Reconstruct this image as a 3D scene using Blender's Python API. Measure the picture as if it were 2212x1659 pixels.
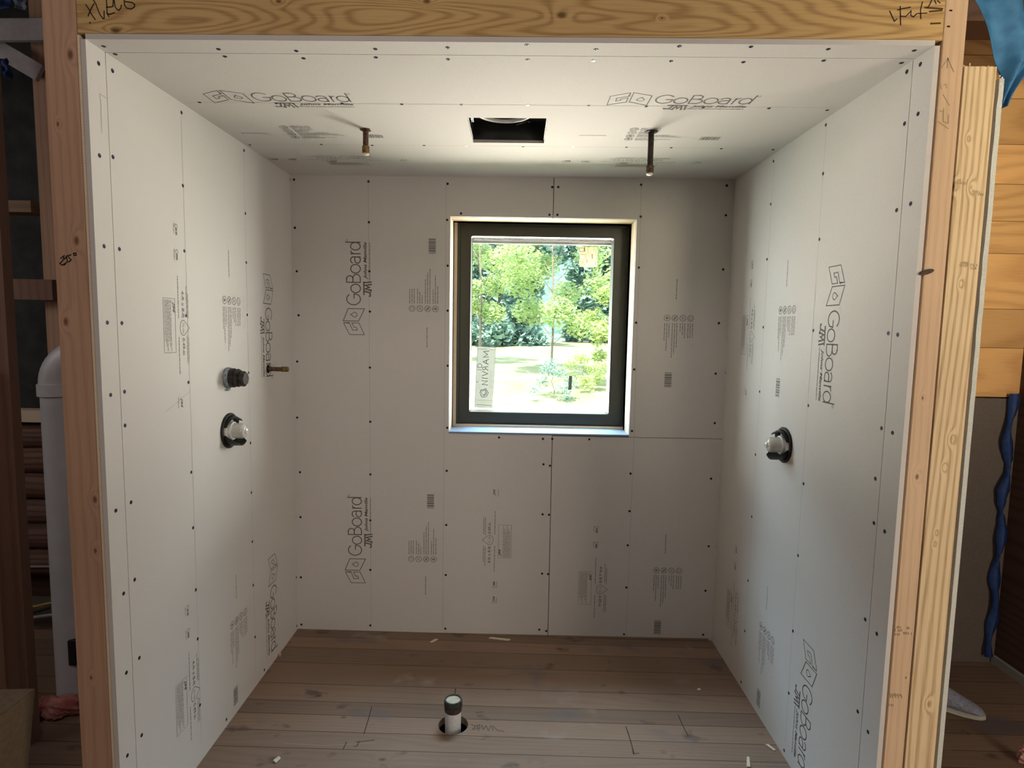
import bpy, bmesh, math, random
from mathutils import Vector, Matrix
R = math.radians
random.seed(11)
for o in list(bpy.data.objects): bpy.data.objects.remove(o)
scn = bpy.context.scene
COL = scn.collection

# ------------------------------------------------------------------ camera
F = 1293.27; CW, CH = 1106.0, 829.5
CAM = Vector((1.0641, -1.52218, 1.51303))
Mr = Matrix.Rotation(0.00669, 3, 'Z') @ Matrix.Rotation(-0.09507, 3, 'X') @ Matrix.Rotation(-0.01808, 3, 'Y')
cd = bpy.data.cameras.new('camera'); cam = bpy.data.objects.new('camera', cd); COL.objects.link(cam)
cd.sensor_width = 36; cd.lens = F * 36 / 2212; cd.clip_start = 0.02; cd.clip_end = 300
cam.matrix_world = Matrix.Translation(CAM) @ (Mr @ Matrix.Rotation(R(90), 3, 'X')).to_4x4()
scn.camera = cam

def ray(px, py): return Mr @ Vector(((px - CW) / F, 1, -(py - CH) / F))
def at(px, py, Y):
    d = ray(px, py); return CAM + d * ((Y - CAM.y) / d.y)
def atx(px, py, X):
    d = ray(px, py); return CAM + d * ((X - CAM.x) / d.x)
W, D = 2.058, 1.323
def zc(x, y): return 2.192 + 0.00678 * x + 0.00247 * y        # ceiling of the alcove
def zf(x, y): return -0.00733 * x - 0.00244 * y               # old sloping floor
def hit(k, px, py):
    if k == 'L': return atx(px, py, 0.0)
    if k == 'R': return atx(px, py, W)
    if k == 'B': return at(px, py, D)
    d = ray(px, py)
    if k == 'C': n, c = Vector((-0.00678, -0.00247, 1)), 2.192
    else: n, c = Vector((0.00733, 0.00244, 1)), 0.0
    return CAM + d * ((c - n.dot(CAM)) / n.dot(d))

# ------------------------------------------------------------------ light
scn.view_settings.view_transform = 'Standard'; scn.view_settings.look = 'None'
scn.view_settings.gamma = 1; scn.view_settings.use_curve_mapping = False
scn.view_settings.exposure = 0.0
wd = bpy.data.worlds.new('sky'); scn.world = wd; wd.use_nodes = True
wn = wd.node_tree.nodes; wl = wd.node_tree.links
bg = wn['Background']; bg.inputs[0].default_value = (0.72, 0.86, 1.0, 1); bg.inputs[1].default_value = 4.5

def light(name, typ, loc, target, energy, color, size=None, spread=None):
    l = bpy.data.lights.new(name, typ); o = bpy.data.objects.new(name, l); COL.objects.link(o)
    o.location = loc; o.rotation_euler = (Vector(target) - Vector(loc)).to_track_quat('-Z', 'Y').to_euler()
    l.energy = energy; l.color = color
    if typ == 'AREA':
        l.shape = 'RECTANGLE'; l.size, l.size_y = size
        if spread: l.spread = R(spread)
    return o
sun = light('sun', 'SUN', (0, -5, 12), (2.2, 2.0, 0), 19.0, (1.0, 0.95, 0.82)); sun.data.angle = R(1.2)
# daylight through the window: bounce from the bright yard below, open sky above
light('yard_bounce_daylight', 'AREA', (1.25, 4.1, -0.15), (1.15, 1.5, 1.45), 2050, (1.0, 0.86, 0.77), (4.6, 3.4))
light('open_sky_daylight', 'AREA', (1.15, 3.0, 3.9), (1.15, 1.4, 1.3), 1250, (0.60, 0.80, 1.0), (3.6, 1.8))
light('right_yard_daylight', 'AREA', (5.6, 4.6, 1.2), (1.15, 1.5, 1.45), 1050, (1.0, 0.93, 0.86), (3.0, 3.2))
light('left_yard_daylight', 'AREA', (-3.0, 4.6, 1.2), (1.15, 1.5, 1.45), 700, (0.95, 0.96, 0.95), (3.0, 3.2))
# daylight from room windows behind the camera, plus two added fill lamps
light('room_window_daylight', 'AREA', (3.30, -1.5, 0.95), (1.6, 0.1, 0.9), 50, (1.0, 0.87, 0.71), (1.2, 1.7))
light('overhead_fill', 'AREA', (0.7, -1.9, 3.2), (0.95, 0.9, 0.3), 25, (1.0, 0.88, 0.82), (1.6, 1.1))  # fill lamp added to lift the floor and lower back wall
light('plank_fill', 'AREA', (3.0, -3.9, 2.5), (2.75, 1.2, 2.15), 6, (1.0, 0.88, 0.62), (0.8, 0.9), 32)  # narrow fill lamp added to brighten the top of the planks
light('left_room_daylight', 'AREA', (-2.45, -0.1, 1.9), (-0.6, 1.0, 0.9), 12, (1.0, 0.93, 0.90), (1.0, 1.2))

# ------------------------------------------------------------------ helpers
def tag(o, label, cat, group=None, kind=None):
    o['label'] = label; o['category'] = cat
    if group: o['group'] = group
    if kind: o['kind'] = kind
    return o
def empty(name, loc, label, cat, group=None, kind=None):
    o = bpy.data.objects.new(name, None); COL.objects.link(o); o.location = loc; o.empty_display_size = 0.05
    return tag(o, label, cat, group, kind)
def world(o):
    m = Matrix.Translation(o.location) if o.rotation_euler == (0, 0, 0) else o.matrix_basis.copy()
    return world(o.parent) @ o.matrix_parent_inverse @ m if o.parent else m
def adopt(o, parent):
    o.parent = parent; o.matrix_parent_inverse = world(parent).inverted(); return o
def obj(name, me, mat=None, parent=None, smooth=False):
    if isinstance(me, bmesh.types.BMesh):
        b = me; me = bpy.data.meshes.new(name); b.to_mesh(me); b.free()
    o = bpy.data.objects.new(name, me); COL.objects.link(o)
    if mat: me.materials.append(mat)
    if smooth:
        for p in me.polygons: p.use_smooth = True
        try: me.set_sharp_from_angle(angle=R(38))
        except Exception: pass
    if parent: adopt(o, parent)
    return o
def bm_box(b, x0, x1, y0, y1, z0, z1):
    v = [b.verts.new(c) for c in ((x0,y0,z0),(x1,y0,z0),(x1,y1,z0),(x0,y1,z0),(x0,y0,z1),(x1,y0,z1),(x1,y1,z1),(x0,y1,z1))]
    for f in ((3,2,1,0),(4,5,6,7),(0,1,5,4),(1,2,6,5),(2,3,7,6),(3,0,4,7)): b.faces.new([v[i] for i in f])
    return v
def box(name, x0, x1, y0, y1, z0, z1, mat, parent=None, bev=0.0):
    b = bmesh.new(); bm_box(b, x0, x1, y0, y1, z0, z1)
    if bev: bmesh.ops.bevel(b, geom=b.edges[:], offset=bev, segments=2, affect='EDGES')
    return obj(name, b, mat, parent)
def hexa(name, c8, mat, parent=None, bev=0):
    b = bmesh.new(); v = [b.verts.new(c) for c in c8]
    for f in ((3,2,1,0),(4,5,6,7),(0,1,5,4),(1,2,6,5),(2,3,7,6),(3,0,4,7)): b.faces.new([v[i] for i in f])
    bmesh.ops.recalc_face_normals(b, faces=b.faces[:])
    if bev: bmesh.ops.bevel(b, geom=b.edges[:], offset=bev, segments=2, affect='EDGES')
    return obj(name, b, mat, parent)
def prism(name, pts, ext, mat, parent=None, bev=0):
    """pts: planar outline in 3D; ext: extrusion vector"""
    b = bmesh.new(); v = [b.verts.new(p) for p in pts]; f = b.faces.new(v)
    r = bmesh.ops.extrude_face_region(b, geom=[f])
    bmesh.ops.translate(b, verts=[g for g in r['geom'] if isinstance(g, bmesh.types.BMVert)], vec=ext)
    bmesh.ops.recalc_face_normals(b, faces=b.faces[:])
    if bev: bmesh.ops.bevel(b, geom=b.edges[:], offset=bev, segments=1, affect='EDGES')
    return obj(name, b, mat, parent)
def lathe(b, prof, mat4, seg=32, cap0=True, cap1=True, a0=0, a1=360, flat=None):
    """prof: [(r, h)] along +Z, mat4 places it"""
    full = abs(a1 - a0) >= 360; n = seg if full else seg + 1; rings = []
    for r, h in prof:
        rings.append([b.verts.new(mat4 @ Vector((r * math.cos(R(a0 + (a1 - a0) * i / seg)), r * math.sin(R(a0 + (a1 - a0) * i / seg)), h))) for i in range(n)])
    for a, c in zip(rings, rings[1:]):
        for i in range(n if full else n - 1):
            j = (i + 1) % n
            b.faces.new((a[i], a[j], c[j], c[i]))
    if full and cap0: b.faces.new(rings[0][::-1])
    if full and cap1: b.faces.new(rings[-1])
def axis_m(p, d):
    return Matrix.Translation(p) @ Vector(d).to_track_quat('Z', 'Y').to_matrix().to_4x4()
def tube(b, pts, r, seg=10, caps=True):
    pts = [Vector(p) for p in pts]; rings = []
    up = Vector((0.13, 0.31, 0.94))
    for i, p in enumerate(pts):
        t = (pts[min(i + 1, len(pts) - 1)] - pts[max(i - 1, 0)]).normalized()
        s = t.cross(up).normalized(); u = s.cross(t)
        rr = r[i] if isinstance(r, (list, tuple)) else r
        rings.append([b.verts.new(p + s * rr * math.cos(2 * math.pi * k / seg) + u * rr * math.sin(2 * math.pi * k / seg)) for k in range(seg)])
    for a, c in zip(rings, rings[1:]):
        for k in range(seg): b.faces.new((a[k], a[(k + 1) % seg], c[(k + 1) % seg], c[k]))
    if caps: b.faces.new(rings[0][::-1]); b.faces.new(rings[-1])

# ------------------------------------------------------------------ materials
def nodes(name, rough=0.8, col=(0.5, 0.5, 0.5), metal=0.0, spec=0.3):
    m = bpy.data.materials.new(name); m.use_nodes = True
    n, l = m.node_tree.nodes, m.node_tree.links; p = n['Principled BSDF']
    p.inputs['Base Color'].default_value = (*col, 1); p.inputs['Roughness'].default_value = rough
    p.inputs['Metallic'].default_value = metal; p.inputs['Specular IOR Level'].default_value = spec
    return m, n, l, p
def speckle(name, c1, c2, scale=200, rough=0.8, metal=0.0, bump=0.0, spec=0.3, big=None):
    m, n, l, p = nodes(name, rough, c1, metal, spec)
    tc = n.new('ShaderNodeTexCoord'); no = n.new('ShaderNodeTexNoise'); no.inputs['Scale'].default_value = scale; no.inputs['Detail'].default_value = 4
    l.new(tc.outputs['Object'], no.inputs['Vector'])
    cr = n.new('ShaderNodeValToRGB'); cr.color_ramp.elements[0].position = 0.35; cr.color_ramp.elements[1].position = 0.65
    cr.color_ramp.elements[0].color = (*c1, 1); cr.color_ramp.elements[1].color = (*c2, 1)
    l.new(no.outputs['Fac'], cr.inputs['Fac']); out = cr.outputs['Color']
    if big:
        n2 = n.new('ShaderNodeTexNoise'); n2.inputs['Scale'].default_value = big[0]; n2.inputs['Detail'].default_value = 3
        l.new(tc.outputs['Object'], n2.inputs['Vector'])
        r2 = n.new('ShaderNodeValToRGB'); r2.color_ramp.elements[0].position = 0.52; r2.color_ramp.elements[1].position = 0.72
        l.new(n2.outputs['Fac'], r2.inputs['Fac'])
        mx = n.new('ShaderNodeMixRGB'); mx.inputs['Color2'].default_value = (*big[1], 1)
        l.new(r2.outputs['Color'], mx.inputs['Fac']); l.new(out, mx.inputs['Color1']); out = mx.outputs['Color']
    l.new(out, p.inputs['Base Color'])
    if bump:
        bp = n.new('ShaderNodeBump'); bp.inputs['Strength'].default_value = bump; bp.inputs['Distance'].default_value = 0.002
        l.new(no.outputs['Fac'], bp.inputs['Height']); l.new(bp.outputs['Normal'], p.inputs['Normal'])
    return m
def wood(name, light_, dark, grain='x', cross='z', freq=60, amp=2.5, nscale=2.2, knots=(), rough=0.75, seed=0.0, stretch=0.18, fine=1.0, contrast=0.75, planks=None, stains=None):
    """lumber: growth rings as contour lines of a stretched noise plus straight grain; knots: (x,y,z,r) in object space"""
    m, n, l, p = nodes(name, rough, light_, 0, 0.25)
    def math_(op, a, b=None, c=None):
        q = n.new('ShaderNodeMath'); q.operation = op
        for i, v in enumerate((a, b, c)):
            if v is None: continue
            if isinstance(v, (int, float)): q.inputs[i].default_value = v
            else: l.new(v, q.inputs[i])
        return q.outputs[0]
    tc = n.new('ShaderNodeTexCoord'); sx = n.new('ShaderNodeSeparateXYZ'); l.new(tc.outputs['Object'], sx.inputs[0])
    ax = dict(x='X', y='Y', z='Z')
    sc = {k: 1.0 for k in 'xyz'}; sc[grain] = stretch
    mp = n.new('ShaderNodeMapping'); mp.inputs['Scale'].default_value = (sc['x'], sc['y'], sc['z']); mp.inputs['Location'].default_value = (seed, seed * 1.7, seed * 0.6)
    l.new(tc.outputs['Object'], mp.inputs['Vector'])
    no = n.new('ShaderNodeTexNoise'); no.inputs['Scale'].default_value = nscale; no.inputs['Detail'].default_value = 1.5; no.inputs['Roughness'].default_value = 0.4
    l.new(mp.outputs[0], no.inputs['Vector'])
    val = math_('MULTIPLY_ADD', sx.outputs[ax[cross]], freq, math_('MULTIPLY', no.outputs['Fac'], amp * 10))
    dark_k = None
    for (kx, ky, kz, kr) in knots:
        vs = n.new('ShaderNodeVectorMath'); vs.operation = 'SUBTRACT'; l.new(tc.outputs['Object'], vs.inputs[0]); vs.inputs[1].default_value = (kx, ky, kz)
        vm = n.new('ShaderNodeVectorMath'); vm.operation = 'MULTIPLY'; l.new(vs.outputs[0], vm.inputs[0])
        s2 = {k: 1.0 for k in 'xyz'}; s2[grain] = 0.55; vm.inputs[1].default_value = (s2['x'], s2['y'], s2['z'])
        vl = n.new('ShaderNodeVectorMath'); vl.operation = 'LENGTH'; l.new(vm.outputs[0], vl.inputs[0])
        d = math_('DIVIDE', vl.outputs['Value'], kr)
        g = math_('POWER', 2.718, math_('MULTIPLY', math_('MULTIPLY', d, d), -0.30))
        val = math_('MULTIPLY_ADD', g, 1.7, val)
        core = n.new('ShaderNodeMapRange'); core.inputs['From Min'].default_value = 0.95; core.inputs['From Max'].default_value = 0.35; l.new(d, core.inputs['Value'])
        dark_k = core.outputs[0] if dark_k is None else math_('MAXIMUM', dark_k, core.outputs[0])
    if planks:
        ci, seams, jit = planks
        step = None
        for s in seams:
            g_ = math_('GREATER_THAN', sx.outputs[ax[ci]], s); step = g_ if step is None else math_('ADD', step, g_)
        val = math_('MULTIPLY_ADD', step, jit, val)
    ring = math_('MULTIPLY_ADD', math_('SINE', math_('MULTIPLY', val, 6.283)), 0.5, 0.5)
    ring = math_('POWER', ring, 2.0)
    m2 = n.new('ShaderNodeMapping'); sc2 = {k: 260.0 * fine for k in 'xyz'}; sc2[grain] = 9.0; m2.inputs['Scale'].default_value = (sc2['x'], sc2['y'], sc2['z'])
    l.new(tc.outputs['Object'], m2.inputs['Vector'])
    nf = n.new('ShaderNodeTexNoise'); nf.inputs['Scale'].default_value = 1.0; nf.inputs['Detail'].default_value = 3; l.new(m2.outputs[0], nf.inputs['Vector'])
    fac = math_('ADD', math_('MULTIPLY', ring, contrast), math_('MULTIPLY', math_('SUBTRACT', nf.outputs['Fac'], 0.5), 1.1))
    mx = n.new('ShaderNodeMixRGB'); l.new(fac, mx.inputs['Fac']); mx.use_clamp = True
    mx.inputs['Color1'].default_value = (*light_, 1); mx.inputs['Color2'].default_value = (*dark, 1); out = mx.outputs['Color']
    nb = n.new('ShaderNodeTexNoise'); nb.inputs['Scale'].default_value = 1.6; nb.inputs['Detail'].default_value = 2; l.new(tc.outputs['Object'], nb.inputs['Vector'])
    mb = n.new('ShaderNodeMixRGB'); mb.blend_type = 'MULTIPLY'; mb.inputs['Fac'].default_value = 0.5
    rb = n.new('ShaderNodeValToRGB'); rb.color_ramp.elements[0].position = 0.3; rb.color_ramp.elements[0].color = (0.7, 0.66, 0.62, 1); rb.color_ramp.elements[1].position = 0.65; rb.color_ramp.elements[1].color = (1, 1, 1, 1)
    l.new(nb.outputs['Fac'], rb.inputs['Fac']); l.new(out, mb.inputs['Color1']); l.new(rb.outputs[0], mb.inputs['Color2']); out = mb.outputs['Color']
    if dark_k is not None:
        mk = n.new('ShaderNodeMixRGB'); l.new(math_('MULTIPLY', dark_k, 0.85), mk.inputs['Fac']); l.new(out, mk.inputs['Color1'])
        mk.inputs['Color2'].default_value = (dark[0] * 0.32, dark[1] * 0.25, dark[2] * 0.22, 1); out = mk.outputs['Color']
    if planks:
        gk = None
        for s in planks[1]:
            g_ = math_('LESS_THAN', math_('ABSOLUTE', math_('SUBTRACT', sx.outputs[ax[planks[0]]], s)), 0.0016)
            gk = g_ if gk is None else math_('MAXIMUM', gk, g_)
        tone = math_('MULTIPLY_ADD', math_('SINE', math_('MULTIPLY', step, 2.4)), 0.12, 0.94)
        mt = n.new('ShaderNodeMixRGB'); mt.blend_type = 'MULTIPLY'; mt.inputs['Fac'].default_value = 1; l.new(out, mt.inputs['Color1'])
        cm = n.new('ShaderNodeCombineXYZ'); [l.new(tone, cm.inputs[i]) for i in range(3)]; l.new(cm.outputs[0], mt.inputs['Color2']); out = mt.outputs['Color']
        mg = n.new('ShaderNodeMixRGB'); l.new(math_('MULTIPLY', gk, 0.8), mg.inputs['Fac']); l.new(out, mg.inputs['Color1']); mg.inputs['Color2'].default_value = (dark[0] * .2, dark[1] * .18, dark[2] * .16, 1); out = mg.outputs['Color']
    if stains:
        for (sscale, lo, hi, scol, off) in stains:
            ms = n.new('ShaderNodeMapping'); ms.inputs['Location'].default_value = (off, off, off); ms.inputs['Scale'].default_value = (0.8, 1.3, 1); l.new(tc.outputs['Object'], ms.inputs['Vector'])
            ns = n.new('ShaderNodeTexNoise'); ns.inputs['Scale'].default_value = sscale; ns.inputs['Detail'].default_value = 3; l.new(ms.outputs[0], ns.inputs['Vector'])
            mrg = n.new('ShaderNodeMapRange'); mrg.inputs['From Min'].default_value = lo; mrg.inputs['From Max'].default_value = hi; mrg.inputs['To Max'].default_value = 0.7; l.new(ns.outputs['Fac'], mrg.inputs['Value'])
            mq = n.new('ShaderNodeMixRGB'); l.new(mrg.outputs[0], mq.inputs['Fac']); l.new(out, mq.inputs['Color1']); mq.inputs['Color2'].default_value = (*scol, 1); out = mq.outputs['Color']
    l.new(out, p.inputs['Base Color'])
    bp = n.new('ShaderNodeBump'); bp.inputs['Strength'].default_value = 0.25; bp.inputs['Distance'].default_value = 0.001
    l.new(nf.outputs['Fac'], bp.inputs['Height']); l.new(bp.outputs['Normal'], p.inputs['Normal'])
    return m

M = {}
M['board'] = speckle('backer_board_coating', (0.570, 0.542, 0.518), (0.615, 0.585, 0.562), 420, 0.82, bump=0.25, spec=0.35)
M['board_edge'] = speckle('foam_edge', (0.52, 0.54, 0.50), (0.62, 0.63, 0.58), 300, 0.95, bump=0.5)
M['ink'] = nodes('black_ink', 0.8, (0.12, 0.115, 0.11))[0]
M['ink_mid'] = nodes('grey_ink', 0.85, (0.20, 0.19, 0.18))[0]
M['ink_pale'] = nodes('pale_grey_ink', 0.85, (0.36, 0.345, 0.325))[0]
M['pencil'] = nodes('pencil_line', 0.9, (0.37, 0.36, 0.345))[0]
M['screw'] = speckle('dark_blue_screw_coating', (0.012, 0.014, 0.03), (0.03, 0.035, 0.06), 300, 0.45, metal=0.6)
M['screw_silver'] = nodes('bare_steel_screw', 0.3, (0.85, 0.84, 0.80), 0.9)[0]
M['black_plastic'] = speckle('black_plastic', (0.008, 0.008, 0.009), (0.02, 0.02, 0.02), 60, 0.42, bump=0.1)
M['dark_iron'] = speckle('oily_dark_fitting', (0.012, 0.010, 0.009), (0.045, 0.035, 0.032), 70, 0.5, metal=0.2, bump=0.4)
M['sealant'] = speckle('grey_sealant', (0.30, 0.36, 0.40), (0.10, 0.12, 0.13), 90, 0.6, bump=0.6)
M['white_plastic'] = speckle('white_plastic', (0.72, 0.72, 0.70), (0.80, 0.80, 0.78), 40, 0.4)
M['pvc'] = speckle('white_vent_pvc', (0.55, 0.54, 0.55), (0.62, 0.61, 0.62), 8, 0.35)
M['drain_white'] = speckle('scuffed_white_drain_plastic', (0.78, 0.80, 0.82), (0.66, 0.68, 0.70), 160, 0.5)
M['brass'] = speckle('aged_brass', (0.30, 0.20, 0.08), (0.10, 0.06, 0.03), 120, 0.45, metal=0.8, bump=0.3)
M['copper'] = speckle('tarnished_copper', (0.16, 0.10, 0.065), (0.05, 0.032, 0.025), 90, 0.5, metal=0.6, bump=0.3)
M['solder'] = nodes('pale_end_cap', 0.5, (0.75, 0.70, 0.58), 0.2)[0]
M['frame_dark'] = speckle('dark_bronze_frame', (0.030, 0.031, 0.022), (0.042, 0.043, 0.031), 260, 0.42, bump=0.2, spec=0.5)
M['liner'] = wood('pale_plywood', (0.80, 0.66, 0.50), (0.62, 0.46, 0.30), 'x', 'z', 150, 0.5, 3, contrast=0.35)
M['sill'] = speckle('sill_board', (0.19, 0.24, 0.31), (0.22, 0.27, 0.35), 300, 0.5)
M['rubber'] = speckle('dark_rubber', (0.02, 0.025, 0.022), (0.05, 0.055, 0.05), 90, 0.6, bump=0.3)
M['rust_band'] = speckle('brown_clamp_band', (0.11, 0.075, 0.065), (0.06, 0.045, 0.04), 150, 0.5, metal=0.4)
M['test_cap'] = speckle('tan_test_cap', (0.52, 0.47, 0.34), (0.38, 0.34, 0.25), 60, 0.6, bump=0.5)
M['black_void'] = nodes('cavity_shade', 0.95, (0.012, 0.010, 0.009))[0]  # near-black in place of the shade inside holes, recesses and gaps
M['fan_black'] = speckle('black_fan_housing', (0.006, 0.006, 0.006), (0.012, 0.012, 0.011), 20, 0.3, spec=0.5)
M['tarp'] = speckle('blue_tarp', (0.035, 0.13, 0.28), (0.06, 0.20, 0.38), 22, 0.7, bump=0.8, spec=0.25)
M['tape'] = speckle('blue_tape', (0.02, 0.045, 0.16), (0.03, 0.07, 0.22), 60, 0.6, bump=0.4)
M['drywall'] = speckle('dark_brown_panel', (0.13, 0.105, 0.09), (0.15, 0.12, 0.105), 120, 0.9)  # even dark brown, the panel's own colour
M['wrap'] = speckle('black_building_paper', (0.022, 0.024, 0.024), (0.04, 0.042, 0.042), 14, 0.8, bump=0.4)
M['cardboard'] = speckle('cardboard', (0.20, 0.15, 0.10), (0.24, 0.18, 0.12), 60, 0.9)
M['rag'] = speckle('red_rag', (0.28, 0.07, 0.06), (0.45, 0.20, 0.17), 22, 0.95, bump=0.6)
M['cable_black'] = nodes('black_cable', 0.5, (0.02, 0.02, 0.02))[0]
M['cable_grey'] = nodes('grey_cable', 0.5, (0.35, 0.35, 0.34))[0]
M['cable_yellow'] = nodes('yellow_cable', 0.5, (0.45, 0.30, 0.05))[0]
M['white_board'] = speckle('white_painted_board', (0.45, 0.42, 0.42), (0.52, 0.49, 0.48), 40, 0.8)
M['shoe'] = speckle('grey_knit', (0.19, 0.19, 0.24), (0.32, 0.32, 0.40), 130, 0.85, bump=0.6)
M['shoe_sole'] = speckle('pale_sole', (0.42, 0.40, 0.33), (0.50, 0.48, 0.40), 60, 0.7)
M['pink'] = speckle('pink_scrap', (0.45, 0.17, 0.13), (0.75, 0.50, 0.48), 45, 0.9, bump=0.6)
M['chip'] = speckle('pale_wood_chip', (0.55, 0.48, 0.36), (0.70, 0.62, 0.48), 90, 0.9)
M['marker'] = nodes('black_marker', 0.7, (0.012, 0.010, 0.009))[0]
M['stamp'] = nodes('faded_stamp', 0.9, (0.36, 0.27, 0.165))[0]
M['silver'] = nodes('silver_and_lit_bead', 0.25, (0.8, 0.82, 0.78), 0.7)[0]

# framing lumber
def P(px, py, Y=0.0): v = at(px, py, Y); return (v.x, v.y, v.z)
M['w_header'] = wood('header_pine', (0.62, 0.42, 0.185), (0.32, 0.18, 0.065), 'x', 'z', 14, 2.3, 9.0, seed=3.1, stretch=0.13,
    knots=[(*P(1213, 33), 0.010), (*P(602, 3), 0.006), (*P(1430, 39), 0.0035), (*P(922, 3), 0.007), (*P(250, 66), 0.009)], contrast=0.62)
M['w_left'] = wood('reddish_stud', (0.54, 0.335, 0.23), (0.37, 0.21, 0.13), 'z', 'x', 40, 0.45, 5.0, seed=1.3, stretch=0.08,
    knots=[(*P(152, 118), 0.010), (*P(125, 268), 0.005), (*P(165, 520), 0.009), (*P(142, 695), 0.008), (*P(205, 1079), 0.008), (*P(206, 1190), 0.006), (*P(197, 1464), 0.005)], contrast=0.4)
M['w_narrow'] = wood('pinkish_stud', (0.66, 0.47, 0.31), (0.46, 0.29, 0.175), 'z', 'x', 50, 0.25, 4.0, seed=5.3, stretch=0.06,
    knots=[(*P(1993, 860), 0.004), (*P(1981, 1030), 0.006), (*P(1957, 1464), 0.003)], contrast=0.3)
M['w_wide'] = wood('yellow_pine_stud', (0.75, 0.58, 0.36), (0.34, 0.21, 0.09), 'z', 'x', 60, 0.9, 7.0, seed=8.6, stretch=0.07,
    knots=[(*P(2060, 403), 0.006), (*P(2095, 405), 0.006), (*P(2088, 301), 0.004), (*P(2072, 613), 0.004), (*P(2053, 948), 0.006), (*P(2037, 1009), 0.004), (*P(2004, 1519), 0.006), (*P(2020, 1150), 0.003), (*P(2016, 1174), 0.003)], contrast=0.6)
M['w_floor'] = wood('floor_planks', (0.265, 0.178, 0.128), (0.20, 0.130, 0.092), 'x', 'y', 45, 0.9, 6.0, seed=2.2, stretch=0.12, contrast=0.35,
    planks=('y', [1.154, 1.027, 0.869, 0.754, 0.671, 0.575, 0.484, 0.37, 0.26, 0.15, 0.03, -0.09, -0.22, -0.35, -0.5, -0.64, -0.8, -0.95, -1.1, 1.25], 3.7),
    knots=[(0.28, 0.79, 0, 0.012), (0.42, 0.66, 0, 0.010), (1.30, 0.63, 0, 0.010), (1.16, 0.44, 0, 0.010), (0.62, 0.44, 0, 0.012), (1.5, 1.0, 0, 0.009), (0.55, 1.12, 0, 0.008), (1.03, 0.95, 0, 0.009), (1.72, 0.55, 0, 0.009), (0.95, 0.83, 0, 0.008)],
    stains=[(3.5, 0.60, 0.72, (0.13, 0.115, 0.125), 0.0), (9, 0.64, 0.72, (0.08, 0.06, 0.05), 3.3), (5, 0.66, 0.76, (0.29, 0.25, 0.21), 7.7)])
M['w_dark'] = wood('dark_old_timber', (0.26, 0.15, 0.105), (0.15, 0.08, 0.055), 'z', 'x', 24, 0.6, 2, seed=4, contrast=0.4)
M['w_mid'] = wood('weathered_block', (0.30, 0.20, 0.13), (0.17, 0.10, 0.06), 'x', 'z', 24, 0.6, 2, seed=6, contrast=0.4)
M['w_log'] = wood('old_log', (0.20, 0.115, 0.085), (0.08, 0.04, 0.03), 'x', 'z', 40, 0.9, 3, seed=9, contrast=0.7)
M['w_dark_h'] = wood('dark_old_boards', (0.12, 0.065, 0.045), (0.06, 0.03, 0.022), 'y', 'z', 18, 0.8, 2, seed=2, contrast=0.5)
pl_z = [P(2180, y_, 1.2)[2] for y_ in (860, 752, 668, 548, 478, 398, 312, 213, 120, 30)]
M['w_planks'] = wood('honey_pine_planks', (0.80, 0.46, 0.19), (0.55, 0.28, 0.10), 'x', 'z', 10, 1.5, 2.5, seed=7.7, stretch=0.2, contrast=0.55, planks=('z', pl_z, 2.3), rough=0.5)

# ------------------------------------------------------------------ 2D print kit
def ribbon(acc, pts, w, closed=False):
    """flat stroke along 2D pts with mitred joints, appended to acc=(verts, faces)"""
    V, Fc = acc; n = len(pts); base = len(V)
    for i in range(n):
        a = Vector(pts[i - 1]) if (i > 0 or closed) else None
        c = Vector(pts[(i + 1) % n]) if (i < n - 1 or closed) else None
        p = Vector(pts[i])
        d1 = (p - a).normalized() if a is not None else (c - p).normalized()
        d2 = (c - p).normalized() if c is not None else d1
        nrm = Vector((-(d1.y + d2.y), d1.x + d2.x))
        if nrm.length < 1e-6: nrm = Vector((-d1.y, d1.x))
        nrm.normalize(); k = max(0.45, nrm.dot(Vector((-d1.y, d1.x))))
        e = Vector((0, 0))
        if not closed and i == 0: e = -d1 * w * .5
        if not closed and i == n - 1: e = d1 * w * .5
        V.append(tuple(p + e + nrm * w * .5 / k)); V.append(tuple(p + e - nrm * w * .5 / k))
    for i in range(n if closed else n - 1):
        j = (i + 1) % n; Fc.append((base + 2 * i, base + 2 * i + 1, base + 2 * j + 1, base + 2 * j))
def arc(cx, cy, rx, ry, a0, a1, n=22):
    return [(cx + rx * math.cos(R(a0 + (a1 - a0) * i / n)), cy + ry * math.sin(R(a0 + (a1 - a0) * i / n))) for i in range(n + 1)]
def rect(acc, x0, x1, y0, y1):
    V, Fc = acc; b = len(V); V += [(x0, y0), (x1, y0), (x1, y1), (x0, y1)]; Fc.append((b, b + 1, b + 2, b + 3))
def text2d(acc, s, x, y, w, h, shear=0, bold=0, mirror=False):
    """lettering fitted to the box x..x+w, y..y+h"""
    c = bpy.data.curves.new('lettering', 'FONT'); c.body = s; c.shear = shear; c.offset = bold; c.resolution_u = 3
    o = bpy.data.objects.new('lettering', c); COL.objects.link(o); bpy.context.view_layer.update()
    dg = bpy.context.evaluated_depsgraph_get(); me = bpy.data.meshes.new_from_object(o.evaluated_get(dg))
    vs = [v.co.copy() for v in me.vertices]; fs = [tuple(p.vertices) for p in me.polygons]
    bpy.data.objects.remove(o); bpy.data.curves.remove(c); bpy.data.meshes.remove(me)
    x0 = min(v.x for v in vs); x1 = max(v.x for v in vs); y0 = min(v.y for v in vs); y1 = max(v.y for v in vs)
    V, Fc = acc; b = len(V)
    for v in vs:
        t = (v.x - x0) / (x1 - x0); t = 1 - t if mirror else t
        V.append((x + t * w, y + (v.y - y0) / (y1 - y0) * h))
    Fc += [tuple(i + b for i in f) for f in fs]
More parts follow.
